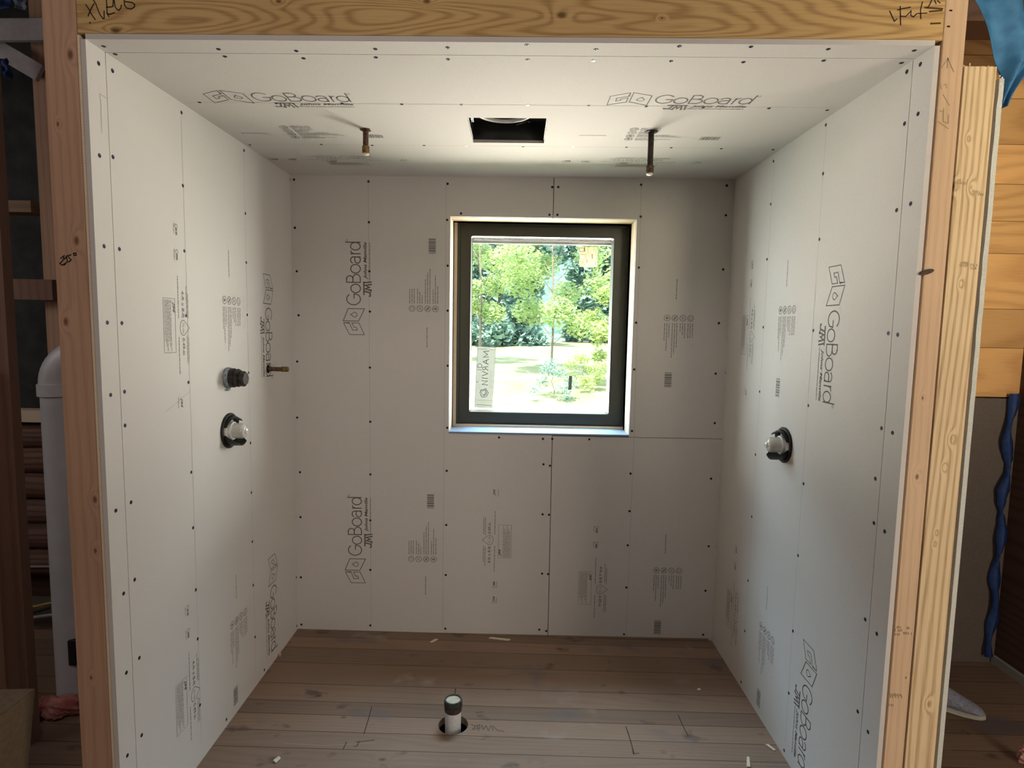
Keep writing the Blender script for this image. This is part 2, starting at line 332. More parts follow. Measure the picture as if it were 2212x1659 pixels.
def flat_mesh(name, acc, mat):
    me = bpy.data.meshes.new(name); me.from_pydata([(a, b, 0) for a, b in acc[0]], [], acc[1]); me.materials.append(mat); me.update(); return me

# --- brand mark
lg = ([], [])
ribbon(lg, [(150, 145), (150, 220), (0, 145), (0, -50), (150, 20), (150, 112), (95, 84), (95, 56), (60, 40), (57, 104), (150, 145)], 8, True)
ribbon(lg, [(175, 225), (175, 25), (335, -53), (335, 160)], 9, True)
ribbon(lg, [(258, 128)] + arc(258, 75, 30, 30, 60, -240, 18), 8, True)
S = 12.5
ribbon(lg, arc(458, 88, 73, 89, 42, 322, 30) + [(524, 82), (470, 82)], S)
ribbon(lg, arc(594, 60, 55, 62, 0, 360, 30)[:-1], S, True)
ribbon(lg, [(672, 0), (672, 177), (715, 177)] + arc(715, 136, 40, 41, 90, -90, 12) + [(672, 95), (722, 95)] + arc(724, 47.5, 50, 47.5, 90, -90, 14), S, True)
ribbon(lg, arc(845, 60, 55, 62, 0, 360, 30)[:-1], S, True)
ribbon(lg, arc(955, 85, 40, 38, 155, 0, 12) + [(995, 0)], S); ribbon(lg, [(995, 70)] + arc(958, 34, 42, 36, 95, 270, 12) + arc(965, 30, 30, 34, 280, 350, 5), S)
ribbon(lg, [(1035, 0), (1035, 120)], S); ribbon(lg, arc(1072, 70, 36, 50, 178, 95, 8), S)
ribbon(lg, arc(1130, 60, 48, 62, 0, 360, 28)[:-1], S, True); ribbon(lg, [(1180, 185), (1180, 0)], S)
ribbon(lg, arc(1203, 168, 12, 12, 0, 360, 12)[:-1], 4, True)
ME_LOGO = flat_mesh('printed_logo', lg, M['ink'])
mk = ([], [])
ribbon(mk, [(520, -46), (562, -46), (540, -128), (502, -130), (498, -118)], 17)
ribbon(mk, [(572, -140), (590, -62), (610, -118), (636, -62), (648, -140)], 19); ribbon(mk, [(572, -46), (676, -46)], 16); ribbon(mk, [(668, -46), (680, -140)], 16); ribbon(mk, [(556, -136), (580, -136)], 12)
text2d(mk, 'Johns Manville', 715, -96, 468, 54, 0.25, 0.028)
ME_MAKER = flat_mesh('printed_maker_name', mk, M['ink'])
sm = ([], [])
def words(acc, x, y, L, h, seed):
    rr = random.Random(seed); q = x
    while q < x + L - 4:
        w_ = min(rr.uniform(14, 52), x + L - q); rect(acc, q, q + w_, y - h / 2, y + h / 2); q += w_ + 6
words(sm, 700, -122, 480, 9, 5)
ME_SUB = flat_mesh('printed_small_line', sm, M['ink_mid'])
# --- four round symbols with three text lines each
ic = ([], [])
for k, (v0, Ls) in enumerate(((-669, (185, 190, 190)), (-770, (190, 150, 110)), (-871, (310, 395, 445)), (-972, (190, 360, 225)))):
    ribbon(ic, arc(350, v0, 38, 38, 0, 360, 24)[:-1], 7, True)
    if k == 0: ribbon(ic, arc(350, v0, 20, 20, 200, 500, 12), 6)
    elif k < 3: ribbon(ic, [(335, v0 + 15), (365, v0 - 15)], 6 + 8 * (k - 1)); ribbon(ic, [(322, v0 - 26), (378, v0 + 26)], 5)
    else: ribbon(ic, [(350, v0 + 22), (338, v0 - 4), (362, v0 - 4)], 9, True); rect(ic, 336, 364, v0 - 16, v0)
    for j, L in enumerate(Ls): words(ic, 415, v0 + 30 - j * 29, L, 9, k * 7 + j)
words(ic, -150, -865, 270, 10, 77)
ME_NOTES = flat_mesh('printed_notes', ic, M['ink_mid'])
bc = ([], [])
q = 1054; rb_ = random.Random(4)
while q < 1240:
    w_ = rb_.choice((4, 6, 10, 14)); rect(bc, q, q + w_, -972, -880); q += w_ + rb_.choice((4, 6, 9))
ME_BAR = flat_mesh('printed_barcode', bc, M['ink'])
# --- size block
sp = ([], [])
text2d(sp, '4-ft x 8-ft', 312, -1738, 235, 40, 0.1, 0.02); text2d(sp, '0.49-in', 722, -1738, 150, 40, 0.1, 0.02)
text2d(sp, '½-in', 590, -1735, 92, 36, 0, 0.0)
ribbon(sp, arc(634, -1720, 66, 50, 150, 390, 24) + [(634, -1622)], 6, True)
text2d(sp, 'JM', 410, -1885, 100, 45, 0.25, 0.03)
ribbon(sp, [(390, -1840), (390, -2010), (845, -2010), (845, -1840)], 4, True)
words(sp, 192, -1790, 361, 9, 31); words(sp, 714, -1790, 320, 9, 32)
words(sp, 270, -1662, 270, 8, 33); words(sp, 700, -1662, 250, 8, 34); words(sp, 335, -1640, 215, 8, 35); words(sp, 720, -1640, 225, 8, 36)
for k in range(6): words(sp, 402, -1905 - k * 17, 430 - 40 * (k % 3), 6, 40 + k)
for (u0, L, s_) in ((-245, 85, 1), (-30, 90, 2)):
    ribbon(sp, arc(u0 + 18, -1790, 17, 20, 0, 360, 14)[:-1], 6, True); words(sp, u0 + 38, -1790, L - 30, 26, s_); words(sp, u0, -1828, L, 7, s_ + 9)
ME_SPEC = flat_mesh('printed_size_block', sp, M['ink_mid'])
e3 = ([], []); text2d(e3, 'JM', 1240, -1800, 90, 42, 0.2, 0.02); words(e3, 1235, -1828, 95, 7, 3)
ME_END = flat_mesh('printed_end_mark', e3, M['ink_mid'])
SU = 0.4325 / 1185
def stamp(board, A, dU, dV, flags):
    dU = Vector(dU).normalized(); dV = Vector(dV).normalized(); n = dU.cross(dV)
    m = Matrix(((dU.x, dV.x, n.x, 0), (dU.y, dV.y, n.y, 0), (dU.z, dV.z, n.z, 0), (0, 0, 0, 1)))
    for f, me in (('l', ME_LOGO), ('l', ME_MAKER), ('l', ME_SUB), ('n', ME_NOTES), ('b', ME_BAR), ('s', ME_SPEC), ('e', ME_END)):
        if f not in flags: continue
        o = bpy.data.objects.new(me.name.split('.')[0], me); COL.objects.link(o)
        o.parent = board; o.matrix_parent_inverse = world(board).inverted()
        o.matrix_basis = Matrix.Translation(Vector(A) + n * 0.0005) @ m @ Matrix.Scale(SU, 4)

# screws
b = bmesh.new()
lathe(b, [(0.0056, -0.001), (0.0056, 0.0004), (0.0046, 0.0011), (0.0024, 0.0010), (0.0017, 0.0002), (0.0004, 0.0001)], Matrix(), 14)
ME_SCREW = bpy.data.meshes.new('screw'); b.to_mesh(ME_SCREW); b.free(); ME_SCREW.materials.append(M['screw'])
for p_ in ME_SCREW.polygons: p_.use_smooth = True
ME_SCREW2 = ME_SCREW.copy(); ME_SCREW2.name = 'bright_screw'; ME_SCREW2.materials.clear(); ME_SCREW2.materials.append(M['screw_silver'])
first_screw = None
def screw(board, pos, nrm, bright=False):
    q = Vector(nrm).to_track_quat('Z', 'Y').to_matrix().to_4x4()
    o = bpy.data.objects.new('screw', ME_SCREW2 if bright else ME_SCREW); COL.objects.link(o)
    if bright: o['label'] = 'bare silver screw'
    o.parent = board; o.matrix_parent_inverse = world(board).inverted()
    o.matrix_basis = Matrix.Translation(pos) @ q @ Matrix.Rotation(random.random() * 3, 4, 'Z') @ Matrix.Rotation(R(random.uniform(-5, 5)), 4, 'X')
def lines_mesh(board, name, segs, nrm, w=0.0016, mat=None):
    """thin drawn lines lying on the board; segs: [(A,B)] 3D"""
    bb = bmesh.new(); nrm = Vector(nrm)
    for A, B_ in segs:
        A, B_ = Vector(A), Vector(B_); s = (B_ - A).normalized().cross(nrm).normalized() * w / 2; e = nrm * 0.0003
        bb.faces.new([bb.verts.new(v) for v in (A - s + e, B_ - s + e, B_ + s + e, A + s + e)])
    bmesh.ops.recalc_face_normals(bb, faces=bb.faces[:])
    return obj(name, bb, mat or M['pencil'], board)

T = 0.0127; G = 0.0012
# ------------------------------------------------------------------ alcove: left wall
def vboard(name, parent, X, dx, y0, y1, t0, t1, edge=True):
    """upright board in a plane x=X, thickness dx"""
    c = [(X, y0, zf(X, y0)), (X, y1, zf(X, y1)), (X, y1, zc(X, y1)), (X, y0, zc(X, y0))]
    return prism(name, c, (dx, 0, 0), M['board'], parent)
wL = empty('wall_left', (0, 0.66, 0), 'pale grey cement board left wall of the shower alcove, with two valves and a stub pipe', 'wall', kind='structure')
bL = vboard('backer_board', wL, 0, -T, 0.0705 + G, D, 0, 1)
bLs = vboard('edge_strip', wL, 0, -T, 0.0, 0.0705 - G, 0, 1)
seamL = 0.0705
def put_screws(k, pts, pick, nrm):
    for p_ in pts:
        h = hit(k, p_[0], p_[1]); screw(pick(h), h, nrm, len(p_) > 2)
Ls = [(213,137),(243,153),(215,336),(244,339),(225,532),(258,538),(232,697),(263,698),(239,853),(269,846),(270,919),(250,1103),(283,1085),(267,1282),(291,1252),(273,1453),(301,1421),(275,1632),(306,1588),
      (392,243),(395,401),(398,542),(402,682),(407,826),(413,1020),(417,1140),(423,1274),(427,1380),(432,1523),
      (527,325),(530,461),(532,567),(534,680),(537,805),(541,957),(543,1064),(545,1170),(547,1264),(551,1376),(489,1554),(571,1447),
      (627,388),(631,493),(633,585),(635,682),(636,782),(637,912),(639,1023),(640,1117),(640,1247),(641,1352)]
put_screws('L', Ls, lambda h: bLs if h.y < seamL else bL, (1, 0, 0))
lines_mesh(bL, 'pencil_line', [((0, .412, .06), (0, .414, 2.17)), ((0, .843, .06), (0, .845, 2.17)), ((0, .27, 1.235), (0, .412, 1.285)), ((0, .843, 1.30), (0, .71, 1.30))], (1, 0, 0))
mkL = ([], [])
lines_mesh(bLs, 'scuff_mark', [((0, .042, 2.08), (0, .046, 2.05)), ((0, .045, 2.05), (0, .044, 1.985)), ((0, .042, 2.08), (0, .068, 2.078))], (1, 0, 0), 0.002, M['ink_pale'])
A1 = hit('L', 571, 592); stamp(bL, (0, A1.y + 0.004, A1.z), (0, -0.012, -1), (0, 1, -0.012), 'lnbse')
A2 = hit('L', 582, 1206); stamp(bL, (0, A2.y + 0.004, A2.z), (0, -0.012, -1), (0, 1, -0.012), 'lnbs')

# right wall
wR = empty('wall_right', (W, 0.66, 0), 'pale grey cement board right wall of the shower alcove, with one valve and pencil lines', 'wall', kind='structure')
bR = vboard('backer_board', wR, W, T, 0.079 + G, D, 0, 1)
bRs = vboard('edge_strip', wR, W, T, 0.0, 0.079 - G, 0, 1)
Rs = [(1988,139),(1959,155),(1983,246),(1954,267),(1967,440),(1937,454),(1919,720),(1939,723),(1904,925),(1928,935),(1891,1034),(1888,1130),(1911,1148),(1869,1338),(1894,1369),(1853,1537),(1875,1581),
      (1784,270),(1778,375),(1770,517),(1757,714),(1746,876),(1736,1045),(1724,1200),(1713,1363),(1704,1497),(1694,1621),
      (1671,348),(1665,441),(1657,560),(1649,707),(1641,846),(1632,982),(1624,1116),(1616,1254),(1609,1363),(1601,1473),
      (1584,400),(1578,580),(1571,694),(1567,805),(1560,906),(1553,1037),(1547,1180)]
put_screws('R', Rs, lambda h: bRs if h.y < 0.079 else bR, (-1, 0, 0))
lines_mesh(bR, 'pencil_line', [((W, .505, 2.18), (W, .512, .04)), ((W, .900, 2.18), (W, .926, .02))], (-1, 0, 0))
A3 = hit('R', 1797.5, 576); stamp(bR, (W, A3.y, A3.z), (0, 0, -1), (0, -1, 0), 'lnbse')
A4 = hit('R', 1741, 1387); stamp(bR, (W, A4.y, A4.z), (0, 0, -1), (0, -1, 0), 'lnbs')

# back wall: window opening x .744-1.611, z 1.003-2.020
X0, X1, Z0, Z1 = 0.7445, 1.611, 1.003, 2.0205
wB = empty('wall_back', (1.03, D, 0), 'grey cement board back wall around the small window', 'wall', kind='structure')
e = 0.0015
bB1 = prism('backer_board', [(0, D, zf(0, D)), (1.246 - e, D, zf(1.24, D)), (1.243 - e, D, Z0), (X0, D, Z0), (X0, D, Z1), (1.222 - e, D, Z1), (1.222 - e, D, zc(1.22, D)), (0, D, zc(0, D))], (0, T, 0), M['board'], wB)
bB2 = prism('backer_board', [(1.222 + e, D, zc(1.22, D)), (1.222 + e, D, Z1), (X1, D, Z1), (X1, D, 0.9965), (W, D, 0.9965), (W, D, zc(W, D))], (0, T, 0), M['board'], wB)
bB3 = prism('backer_board', [(1.246 + e, D, zf(1.24, D)), (W, D, zf(W, D)), (W, D, 0.994), (1.243 + e, D, 0.994)], (0, T, 0), M['board'], wB)
Bs = [(635,388),(637,492),(641,586),(645,681),(642,781),(642,902),(648,1020),(649,1117),(650,1247),(651,1349),
      (796,392),(797,480),(798,586),(799,673),(799,794),(800,911),(800,1025),(800,1124),(800,1231),(800,1351),
      (967,397),(996,461),(966,475),(967,574),(967,671),(967,790),(966,924),(965,1017),(964,1134),(963,1242),(962,1358),
      (1193,404),(1206,404),(1187,464),(1204,464),(1078,945),(1174,1003),(1188,1006),(1172,1111),(1186,1112),(1171,1239),(1184,1240),(1165,1360),(1180,1363),(1173,948),(1193,948),(1273,949),
      (1385,399),(1384,468),(1380,578),(1374,697),(1370,798),(1365,931),(1362,1023),(1360,1104),(1356,1178),(1353,1269),(1348,1370),
      (1570,401),(1568,465),(1562,582),(1553,698),(1546,807),(1544,914),(1536,1034),(1531,1180),(1524,1276),(1519,1371)]
put_screws('B', Bs, lambda h: bB1 if h.x < (1.2225 if h.z > 1 else 1.246) else (bB2 if h.z > 0.996 else bB3), (0, -1, 0))
def bl(px, z0, z1, px2): 
    return ((at(px, 830, D).x, D, z0), (at(px2, 830, D).x, D, z1))
lines_mesh(bB1, 'pencil_line', [((.366, D, .02), (.362, D, 2.18)), ((.722, D, .02), (.724, D, 2.18))], (0, -1, 0))
lines_mesh(bB2, 'pencil_line', [((1.636, D, 1.0), (1.626, D, 2.19))], (0, -1, 0))
lines_mesh(bB3, 'pencil_line', [((1.634, D, .0), (1.636, D, .99))], (0, -1, 0))
A5 = hit('B', 779, 723); stamp(bB1, (A5.x, D, A5.z), (0, 0, 1), (-1, 0, 0), 'lnb')
A6 = hit('B', 781.5, 1259); stamp(bB1, (A6.x, D, A6.z), (0, 0, 1), (-1, 0, 0), 'lnbse')
A7 = hit('B', 1441, 687); stamp(bB2, (A7.x + 972 * SU, D, A7.z + 350 * SU), (0, 0, -1), (1, 0, 0), 'nb')
A8 = hit('B', 1418, 1232); stamp(bB3, (A8.x + 972 * SU, D, A8.z + 350 * SU), (0, 0, -1), (1, 0, 0), 'nbs')

# ceiling with fan opening
FX0, FX1, FY0, FY1 = 0.886, 1.152, 0.532, 0.803
cE = empty('ceiling', (1.03, 0.66, 2.2), 'pale grey cement board alcove ceiling with a square fan opening and two drop pipes', 'ceiling', kind='structure')
b = bmesh.new()
def cring(b, outer, inner, z_of, t):
    lo = []
    for dz in (0, t):
        o_ = [b.verts.new((x, y, z_of(x, y) + dz)) for x, y in outer]; i_ = [b.verts.new((x, y, z_of(x, y) + dz)) for x, y in inner]; lo.append((o_, i_))
    (o0, i0), (o1, i1) = lo; n = len(outer)
    for k in range(n):
        j = (k + 1) % n
        b.faces.new((o0[k], o0[j], i0[j], i0[k])); b.faces.new((o1[j], o1[k], i1[k], i1[j]))
        b.faces.new((o0[j], o0[k], o1[k], o1[j])); b.faces.new((i0[k], i0[j], i1[j], i1[k]))
    bmesh.ops.recalc_face_normals(b, faces=b.faces[:])
cring(b, [(0, .0715 + G), (W, .0715 + G), (W, D), (0, D)], [(FX0, FY0), (FX1, FY0), (FX1, FY1), (FX0, FY1)], zc, T)
bC = obj('backer_board', b, M['board'], cE)
b = bmesh.new(); cs = [(0, 0), (W, 0), (W, .0715 - G), (0, .0715 - G)]
v0 = [b.verts.new((x, y, zc(x, y))) for x, y in cs]; v1 = [b.verts.new((x, y, zc(x, y) + T)) for x, y in cs]
b.faces.new(v0[::-1]); b.faces.new(v1)
for k in range(4): b.faces.new((v0[k], v0[(k + 1) % 4], v1[(k + 1) % 4], v1[k]))
bCs = obj('edge_strip', b, M['board'], cE)
Cs = [(224,100),(249,117),(472,106),(486,122),(640,110),(656,126),(811,106),(812,124),(967,103),(968,128),(1138,97),(1140,129),(1287,107),(1282,131,1),(1467,100),(1449,132),(1622,101),(1606,134),(1789,106),(1779,131),(1975,109),(1947,136),
      (431,221),(597,223),(739,223),(868,225),(997,226),(1140,227,1),(1272,228),(1396,230),(1519,232),(1661,234),(1787,238),
      (540,313),(694,312),(804,314),(916,314),(1007,315,1),(1130,317),(1239,317,1),(1353,318),(1450,319),(1558,321),(1670,323)]
put_screws('C', Cs, lambda h: bCs if h.y < .0715 else bC, (0, 0, -1))
def cl(y, x0=.02, x1=2.04): return ((x0, y, zc(x0, y)), (x1, y, zc(x1, y)))
lines_mesh(bC, 'pencil_line', [cl(.413), cl(.844)], (0, 0, -1))
A9 = hit('C', 458, 217); stamp(bC, A9, (1, 0, .00678), (0, -1, 0), 'lnbse')
A10 = hit('C', 1313, 222); stamp(bC, A10, (1, 0, .00678), (0, -1, 0), 'lnbse')

# ------------------------------------------------------------------ floor of the whole house, with the drain hole
HX, HY, HR = 0.848, 0.636, 0.057
fl = empty('floor', (1, 0, 0), 'worn brown plank subfloor with stains, pencil marks and a drain hole', 'floor', kind='structure')
b = bmesh.new(); N = 48; sq = .16
ang = [2 * math.pi * k / N for k in range(N)]
inner = [(HX + HR * math.cos(a), HY + HR * math.sin(a)) for a in ang]
def sqp(a):
    c, s = math.cos(a), math.sin(a); m_ = max(abs(c), abs(s)); return (HX + sq * c / m_, HY + sq * s / m_)
cring(b, [sqp(a) for a in ang], inner, lambda x, y: zf(x, y) - 0.028, 0.028)
XA, XB, YA, YB = -2.6, 4.6, -4.2, 1.56
def slab(b, x0, x1, y0, y1):
    v = [b.verts.new((x, y, zf(x, y) + dz)) for dz in (-.028, 0) for x, y in ((x0, y0), (x1, y0), (x1, y1), (x0, y1))]
    for f in ((3,2,1,0),(4,5,6,7),(0,1,5,4),(1,2,6,5),(2,3,7,6),(3,0,4,7)): b.faces.new([v[i] for i in f])
slab(b, XA, HX - sq, YA, YB); slab(b, HX + sq, XB, YA, YB); slab(b, HX - sq, HX + sq, YA, HY - sq); slab(b, HX - sq, HX + sq, HY + sq, YB)
bf = obj('plank_boards', b, M['w_floor'], fl)
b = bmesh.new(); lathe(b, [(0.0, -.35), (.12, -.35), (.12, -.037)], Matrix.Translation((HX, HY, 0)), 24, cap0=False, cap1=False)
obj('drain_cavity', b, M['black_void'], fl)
def floor_marks(name, polys, w, mat):
    acc = ([], [])
    for pl in polys: ribbon(acc, [(hit('F', *q_).x, hit('F', *q_).y) for q_ in pl], w)
    me = bpy.data.meshes.new(name); me.from_pydata([(x, y, zf(x, y) + .0006) for x, y in acc[0]], [], acc[1]); me.update()
    return obj(name, me, mat, fl)
M['floor_ink'] = nodes('floor_marking', 0.8, (0.045, 0.032, 0.024))[0]
floor_marks('carpenter_mark', [[(803,1527),(797,1550),(786,1586)], [(776,1602),(771,1612),(765,1613)], [(748,1604),(741,1619)], [(770,1603),(808,1599)], [(1352,1570),(1362,1600),(1370,1630)], [(1356,1580),(1366,1615),(1368,1629)], [(1465,1545),(1474,1566),(1486,1589)], [(1370,1628),(1380,1628)]], .0035, M['floor_ink'])
floor_marks('carpenter_mark', [[(984,1488),(982,1512),(980,1530)]], .004, M['floor_ink'])
hw = [(1018,1565),(1027,1569),(1021,1576),(1033,1574),(1029,1568),(1036,1566),(1034,1579),(1041,1566),(1044,1576),(1050,1568),(1055,1579),(1060,1568),(1066,1580),(1064,1568),(1075,1578),(1088,1580)]
floor_marks('faint_writing', [hw], .0028, M['floor_ink'])
floor_marks('pencil_tick', [[(1028,1540),(1044,1538)]], .0028, M['floor_ink'])
floor_marks('scratch', [[(617,1606),(700,1611),(810,1605)], [(1556,1648),(1700,1653)]], .002, nodes('scratch_mark', .9, (.32, .25, .18))[0])

# ------------------------------------------------------------------ header and studs at the opening
zh = 2.2055
hd = empty('header_beam', (1.03, 0, zh), 'long pine header board across the top of the alcove, with oval grain and marker writing', 'beam')
hexa('board', [(-.019, .0, zh - .001), (2.0755, .0, zh + .013), (2.0755, .038, zh + .013), (-.019, .038, zh - .001), (-.019, .0, 2.40), (2.0755, .0, 2.40), (2.0755, .038, 2.40), (-.019, .038, 2.40)], M['w_header'], hd, .0012)
def writing(name, polys, w, mat, parent, Y, scale=None):
    acc = ([], [])
    for pl in polys:
        ribbon(acc, [(at(*q_, Y).x, at(*q_, Y).z) for q_ in pl], w)
    me = bpy.data.meshes.new(name); me.from_pydata([(x, Y - .0008, z) for x, z in acc[0]], [], acc[1]); me.update()
    return obj(name, me, mat, parent)
def writings(name, polys, w, mat, parent, Y):
    gs = []
    for pl in sorted(polys, key=lambda q_: q_[0][1]):
        for g in gs:
            if abs(g[-1][0][1] - pl[0][1]) < 14 and abs(g[-1][0][0] - pl[0][0]) < 30: g.append(pl); break
        else: gs.append([pl])
    for g in gs:
        if name == 'mill_stamp':
            q2 = []
            for pl in g:
                (xa_, ya_), (xb_, yb_) = pl[0], pl[-1]; n_ = max(2, int(abs(xb_ - xa_) / 3.2))
                for k in range(n_ + 1):
                    if random.random() < .85:
                        x_ = xa_ + (xb_ - xa_) * k / n_; y_ = ya_ + (yb_ - ya_) * k / n_
                        q2.append([(x_ - random.uniform(-.8, .8), y_ - random.uniform(1.2, 2.6)), (x_ + random.uniform(-.8, .8), y_ + random.uniform(1.0, 2.4))])
            g = q2; w_ = .0019
        else: w_ = w
        writing(name, g, w_, mat, parent, Y)
def zp(x0, y0, s, pts): return [(x0 + a / s, y0 + c / s) for a, c in pts]
s1 = 12.29
writing('marker_writing', [zp(150, 0, s1, q_) for q_ in (
    [(440,130),(520,240),(590,380),(690,520)], [(660,100),(600,200),(550,300),(500,430)], [(540,610),(560,600)],
    [(640,0),(700,90),(750,230),(820,400),(900,500),(930,490),(925,300)],
    [(985,0),(1000,180),(1005,350),(1050,440)], [(990,195),(1080,190),(1150,175)], [(1010,370),(1080,385),(1200,340)], [(1170,0),(1160,170)],
    [(1190,0),(1215,170),(1260,250),(1320,275),(1370,220),(1385,140)],
    [(1455,0),(1470,150),(1530,220),(1640,245),(1730,190),(1740,120),(1670,70),(1490,45)])], .0024, M['marker'], hd, 0)
s2 = 5.946
writing('marker_writing', [zp(1840, 0, s2, q_) for q_ in (
    [(485,145),(510,200),(545,275),(575,245)], [(585,130),(640,115),(750,95)], [(620,85),(625,320)], [(625,210),(690,215),(760,140),(755,200),(790,220),(830,180)],
    [(905,30),(880,130),(885,240)], [(845,175),(960,170)], [(970,100),(1000,60),(1025,0)], [(1060,0),(1080,50)], [(1100,10),(1130,40)])], .0024, M['marker'], hd, 0)
writing('nail_gouge', [zp(1840, 0, s2, q_) for q_ in ([(1000,150),(1150,135)], [(1015,305),(1130,300)], [(940,100),(1160,115)])], .004, nodes('gouge', .9, (.10, .055, .02))[0], hd, 0)

lp = empty('wall_stud', (-.06, 0, 0), 'reddish brown knotty stud standing at the left side of the alcove opening', 'stud')
hexa('stud', [(-.104, 0, zf(0, 0)), (-.0205, 0, zf(0, 0)), (-.0205, .038, zf(0, 0)), (-.104, .038, zf(0, 0)), (-.104, 0, 2.50), (-.0205, 0, 2.50), (-.0205, .038, 2.50), (-.104, .038, 2.50)], M['w_left'], lp, .0015)
writing('marker_writing', [zp(0, 525, 3.16, q_) for q_ in ([(415,105),(440,85),(430,120),(410,140),(425,152),(445,140)], [(440,110),(455,95),(462,125),(440,150)], [(455,90),(485,80)], [(470,95),(488,115),(470,130)], [(505,70),(520,68),(522,82),(508,86),(504,72)])], .0026, M['marker'], lp, 0)
box('shim_strip', -.0195, -.0140, -.001, .03, 0, zh - .004, M['liner'], lp)

# inner studs the boards are screwed to
def stud(x0, x1, y0, y1, label, mat, z1=None, name='wall_stud', grp=None):
    o = box(name, x0, x1, y0, y1, zf(x0, y0), z1 or 2.2, mat, None); tag(o, label, 'stud', grp); return o
ns = empty('wall_stud', (2.10, 0, 0), 'narrow pinkish stud right of the alcove edge, with a dark slot like knot', 'stud')
hexa('stud', [(2.0765, 0, -.016), (2.1285, 0, -.016), (2.1285, .09, -.016), (2.0765, .09, -.016), (2.0765, 0, 2.50), (2.1305, 0, 2.50), (2.1305, .09, 2.50), (2.0765, .09, 2.50)], M['w_narrow'], ns, .0012)
b = bmesh.new(); c_ = at(2000, 588, -.001)
vs = [b.verts.new((c_.x + .019 * math.cos(a) * 1.0, -.0016 + (.0 if 1 else 0), c_.z + .0065 * math.sin(a) + .005 * math.cos(a))) for a in [2 * math.pi * k / 20 for k in range(20)]]
b.faces.new(vs); r_ = bmesh.ops.extrude_face_region(b, geom=b.faces[:]); bmesh.ops.translate(b, verts=[g for g in r_['geom'] if isinstance(g, bmesh.types.BMVert)], vec=(0, -.004, 0))
bmesh.ops.recalc_face_normals(b, faces=b.faces[:]); bmesh.ops.bevel(b, geom=b.edges[:], offset=.0018, segments=2, affect='EDGES')
obj('dark_knot', b, speckle('dark_knot', (.03, .015, .008), (.07, .035, .02), 200, .5), ns, True)
writing('faint_writing', [zp(1990, 100, 8.3, q_) for q_ in ([(350,400),(475,220),(580,460)], [(475,220),(465,390)], [(340,680),(360,770)], [(400,700),(440,680),(450,750)], [(390,870),(500,1060)], [(400,1120),(390,1350),(480,1380),(490,1230)], [(300,1350),(480,1480)], [(330,1160),(380,1170)])], .0022, M['stamp'], ns, 0)
writings('mill_stamp', [zp(1860, 1300, 4.62, q_) for q_ in ([(345,255),(405,255)], [(345,285),(405,285)], [(345,325),(400,325)], [(425,310),(505,320)], [(460,260),(480,262)], [(290,925),(400,930)], [(295,950),(405,950)], [(285,1030),(350,1035)])], .004, M['stamp'], ns, 0)
writings('nail_hole', [[(2052,23),(2055,23)], [(2047,57.5),(2050,57.5)]], .004, M['marker'], ns, 0)
ws = empty('wall_stud', (2.17, 0, 0), 'wide yellow pine stud, sawn off short at the top, beside the narrow stud', 'stud')
b = bmesh.new(); bm_box(b, 2.1315, 2.2085, -.004, .034, -.017, 2.158)
obj('stud', b, M['w_wide'], ws)
b = bmesh.new(); rr = random.Random(3)
for k in range(26):
    x = 2.1325 + .075 * k / 25; y = rr.uniform(-.003, .03); h = rr.uniform(.002, .007); bm_box(b, x - .0018, x + .0018, y - .004, y + .002, 2.157, 2.158 + h)
obj('torn_fibres', b, M['w_wide'], ws)
writings('mill_stamp', [zp(1860, 240, 4.148, q_) for q_ in ([(860,620),(950,622)], [(870,645),(940,650)], [(1000,720),(1100,730)], [(1010,745),(1090,748)], [(880,1360),(955,1362)], [(885,1385),(950,1385)], [(985,1380),(1035,1382)], [(985,1410),(1030,1410)])], .005, M['stamp'], ws, -.004)
# drywall panel edge at the far right of the framing
dw = empty('drywall_panel', (2.221, 0, 0), 'thin panel standing behind the wide stud, white paper edge crumbled at the top', 'panel')
b = bmesh.new(); nz = 60; prev = None; rr = random.Random(8)
for k in range(nz + 1):
    z = -.018 + (2.130 + .018) * k / nz; j = rr.uniform(-.0012, .0012) if k > 38 else rr.uniform(-.0003, .0003)
    cur = [b.verts.new(c) for c in ((2.2155 + j, -.006, z), (2.2275 + j * .5, -.006, z), (2.2275, .9, z), (2.2155, .9, z))]
    if prev:
        for i in range(4): b.faces.new((prev[i], prev[(i + 1) % 4], cur[(i + 1) % 4], cur[i]))
    else: b.faces.new(cur[::-1])
    prev = cur
b.faces.new(prev); bmesh.ops.recalc_face_normals(b, faces=b.faces[:])
obj('panel', b, M['board_edge'], dw)
b = bmesh.new()
for k in range(14):
    bm_box(b, *(lambda x, y, z, s: (x, x + s, y, y + s, z, z + s * 1.2))(2.2155 + rr.uniform(0, .011), rr.uniform(-.008, 0), rr.uniform(2.10, 2.137), rr.uniform(.002, .005)))
obj('crumbled_paper', b, M['white_plastic'], dw)

# studs behind the boards (framing of the alcove), seen through the seams only
o = box('framing_and_gap_fill', -.102, -T - .0006, .0395, .0975, -.016, 2.2, M['w_mid']); tag(o, 'stud filling the seam behind the left wall edge strip', 'stud')
o = box('framing_and_gap_fill', W + T + .0006, W + T + .0895, .0905, .128, -.016, 2.2, M['w_mid']); tag(o, 'stud filling the seam behind the right wall edge strip', 'stud')
o = box('framing_and_gap_fill', W + T + .0006, 2.0755, .03, .09, -.016, 2.2, M['black_void']); tag(o, 'dark spacer strip for the shade in the gap between the right board edge and the narrow stud', 'filler')  # black strip added to darken the open gap
o = box('ceiling_joist', -.1, W + .09, .0395, .0875, 2.235, 2.325, M['w_mid']); tag(o, 'joist above the ceiling seam, behind the header', 'joist')
o = box('attic_floor', -.105, W + .09, .0395, 1.45, 2.33, 2.345, M['w_dark']); tag(o, 'dark boards laid above the alcove ceiling', 'boards', None, 'structure')

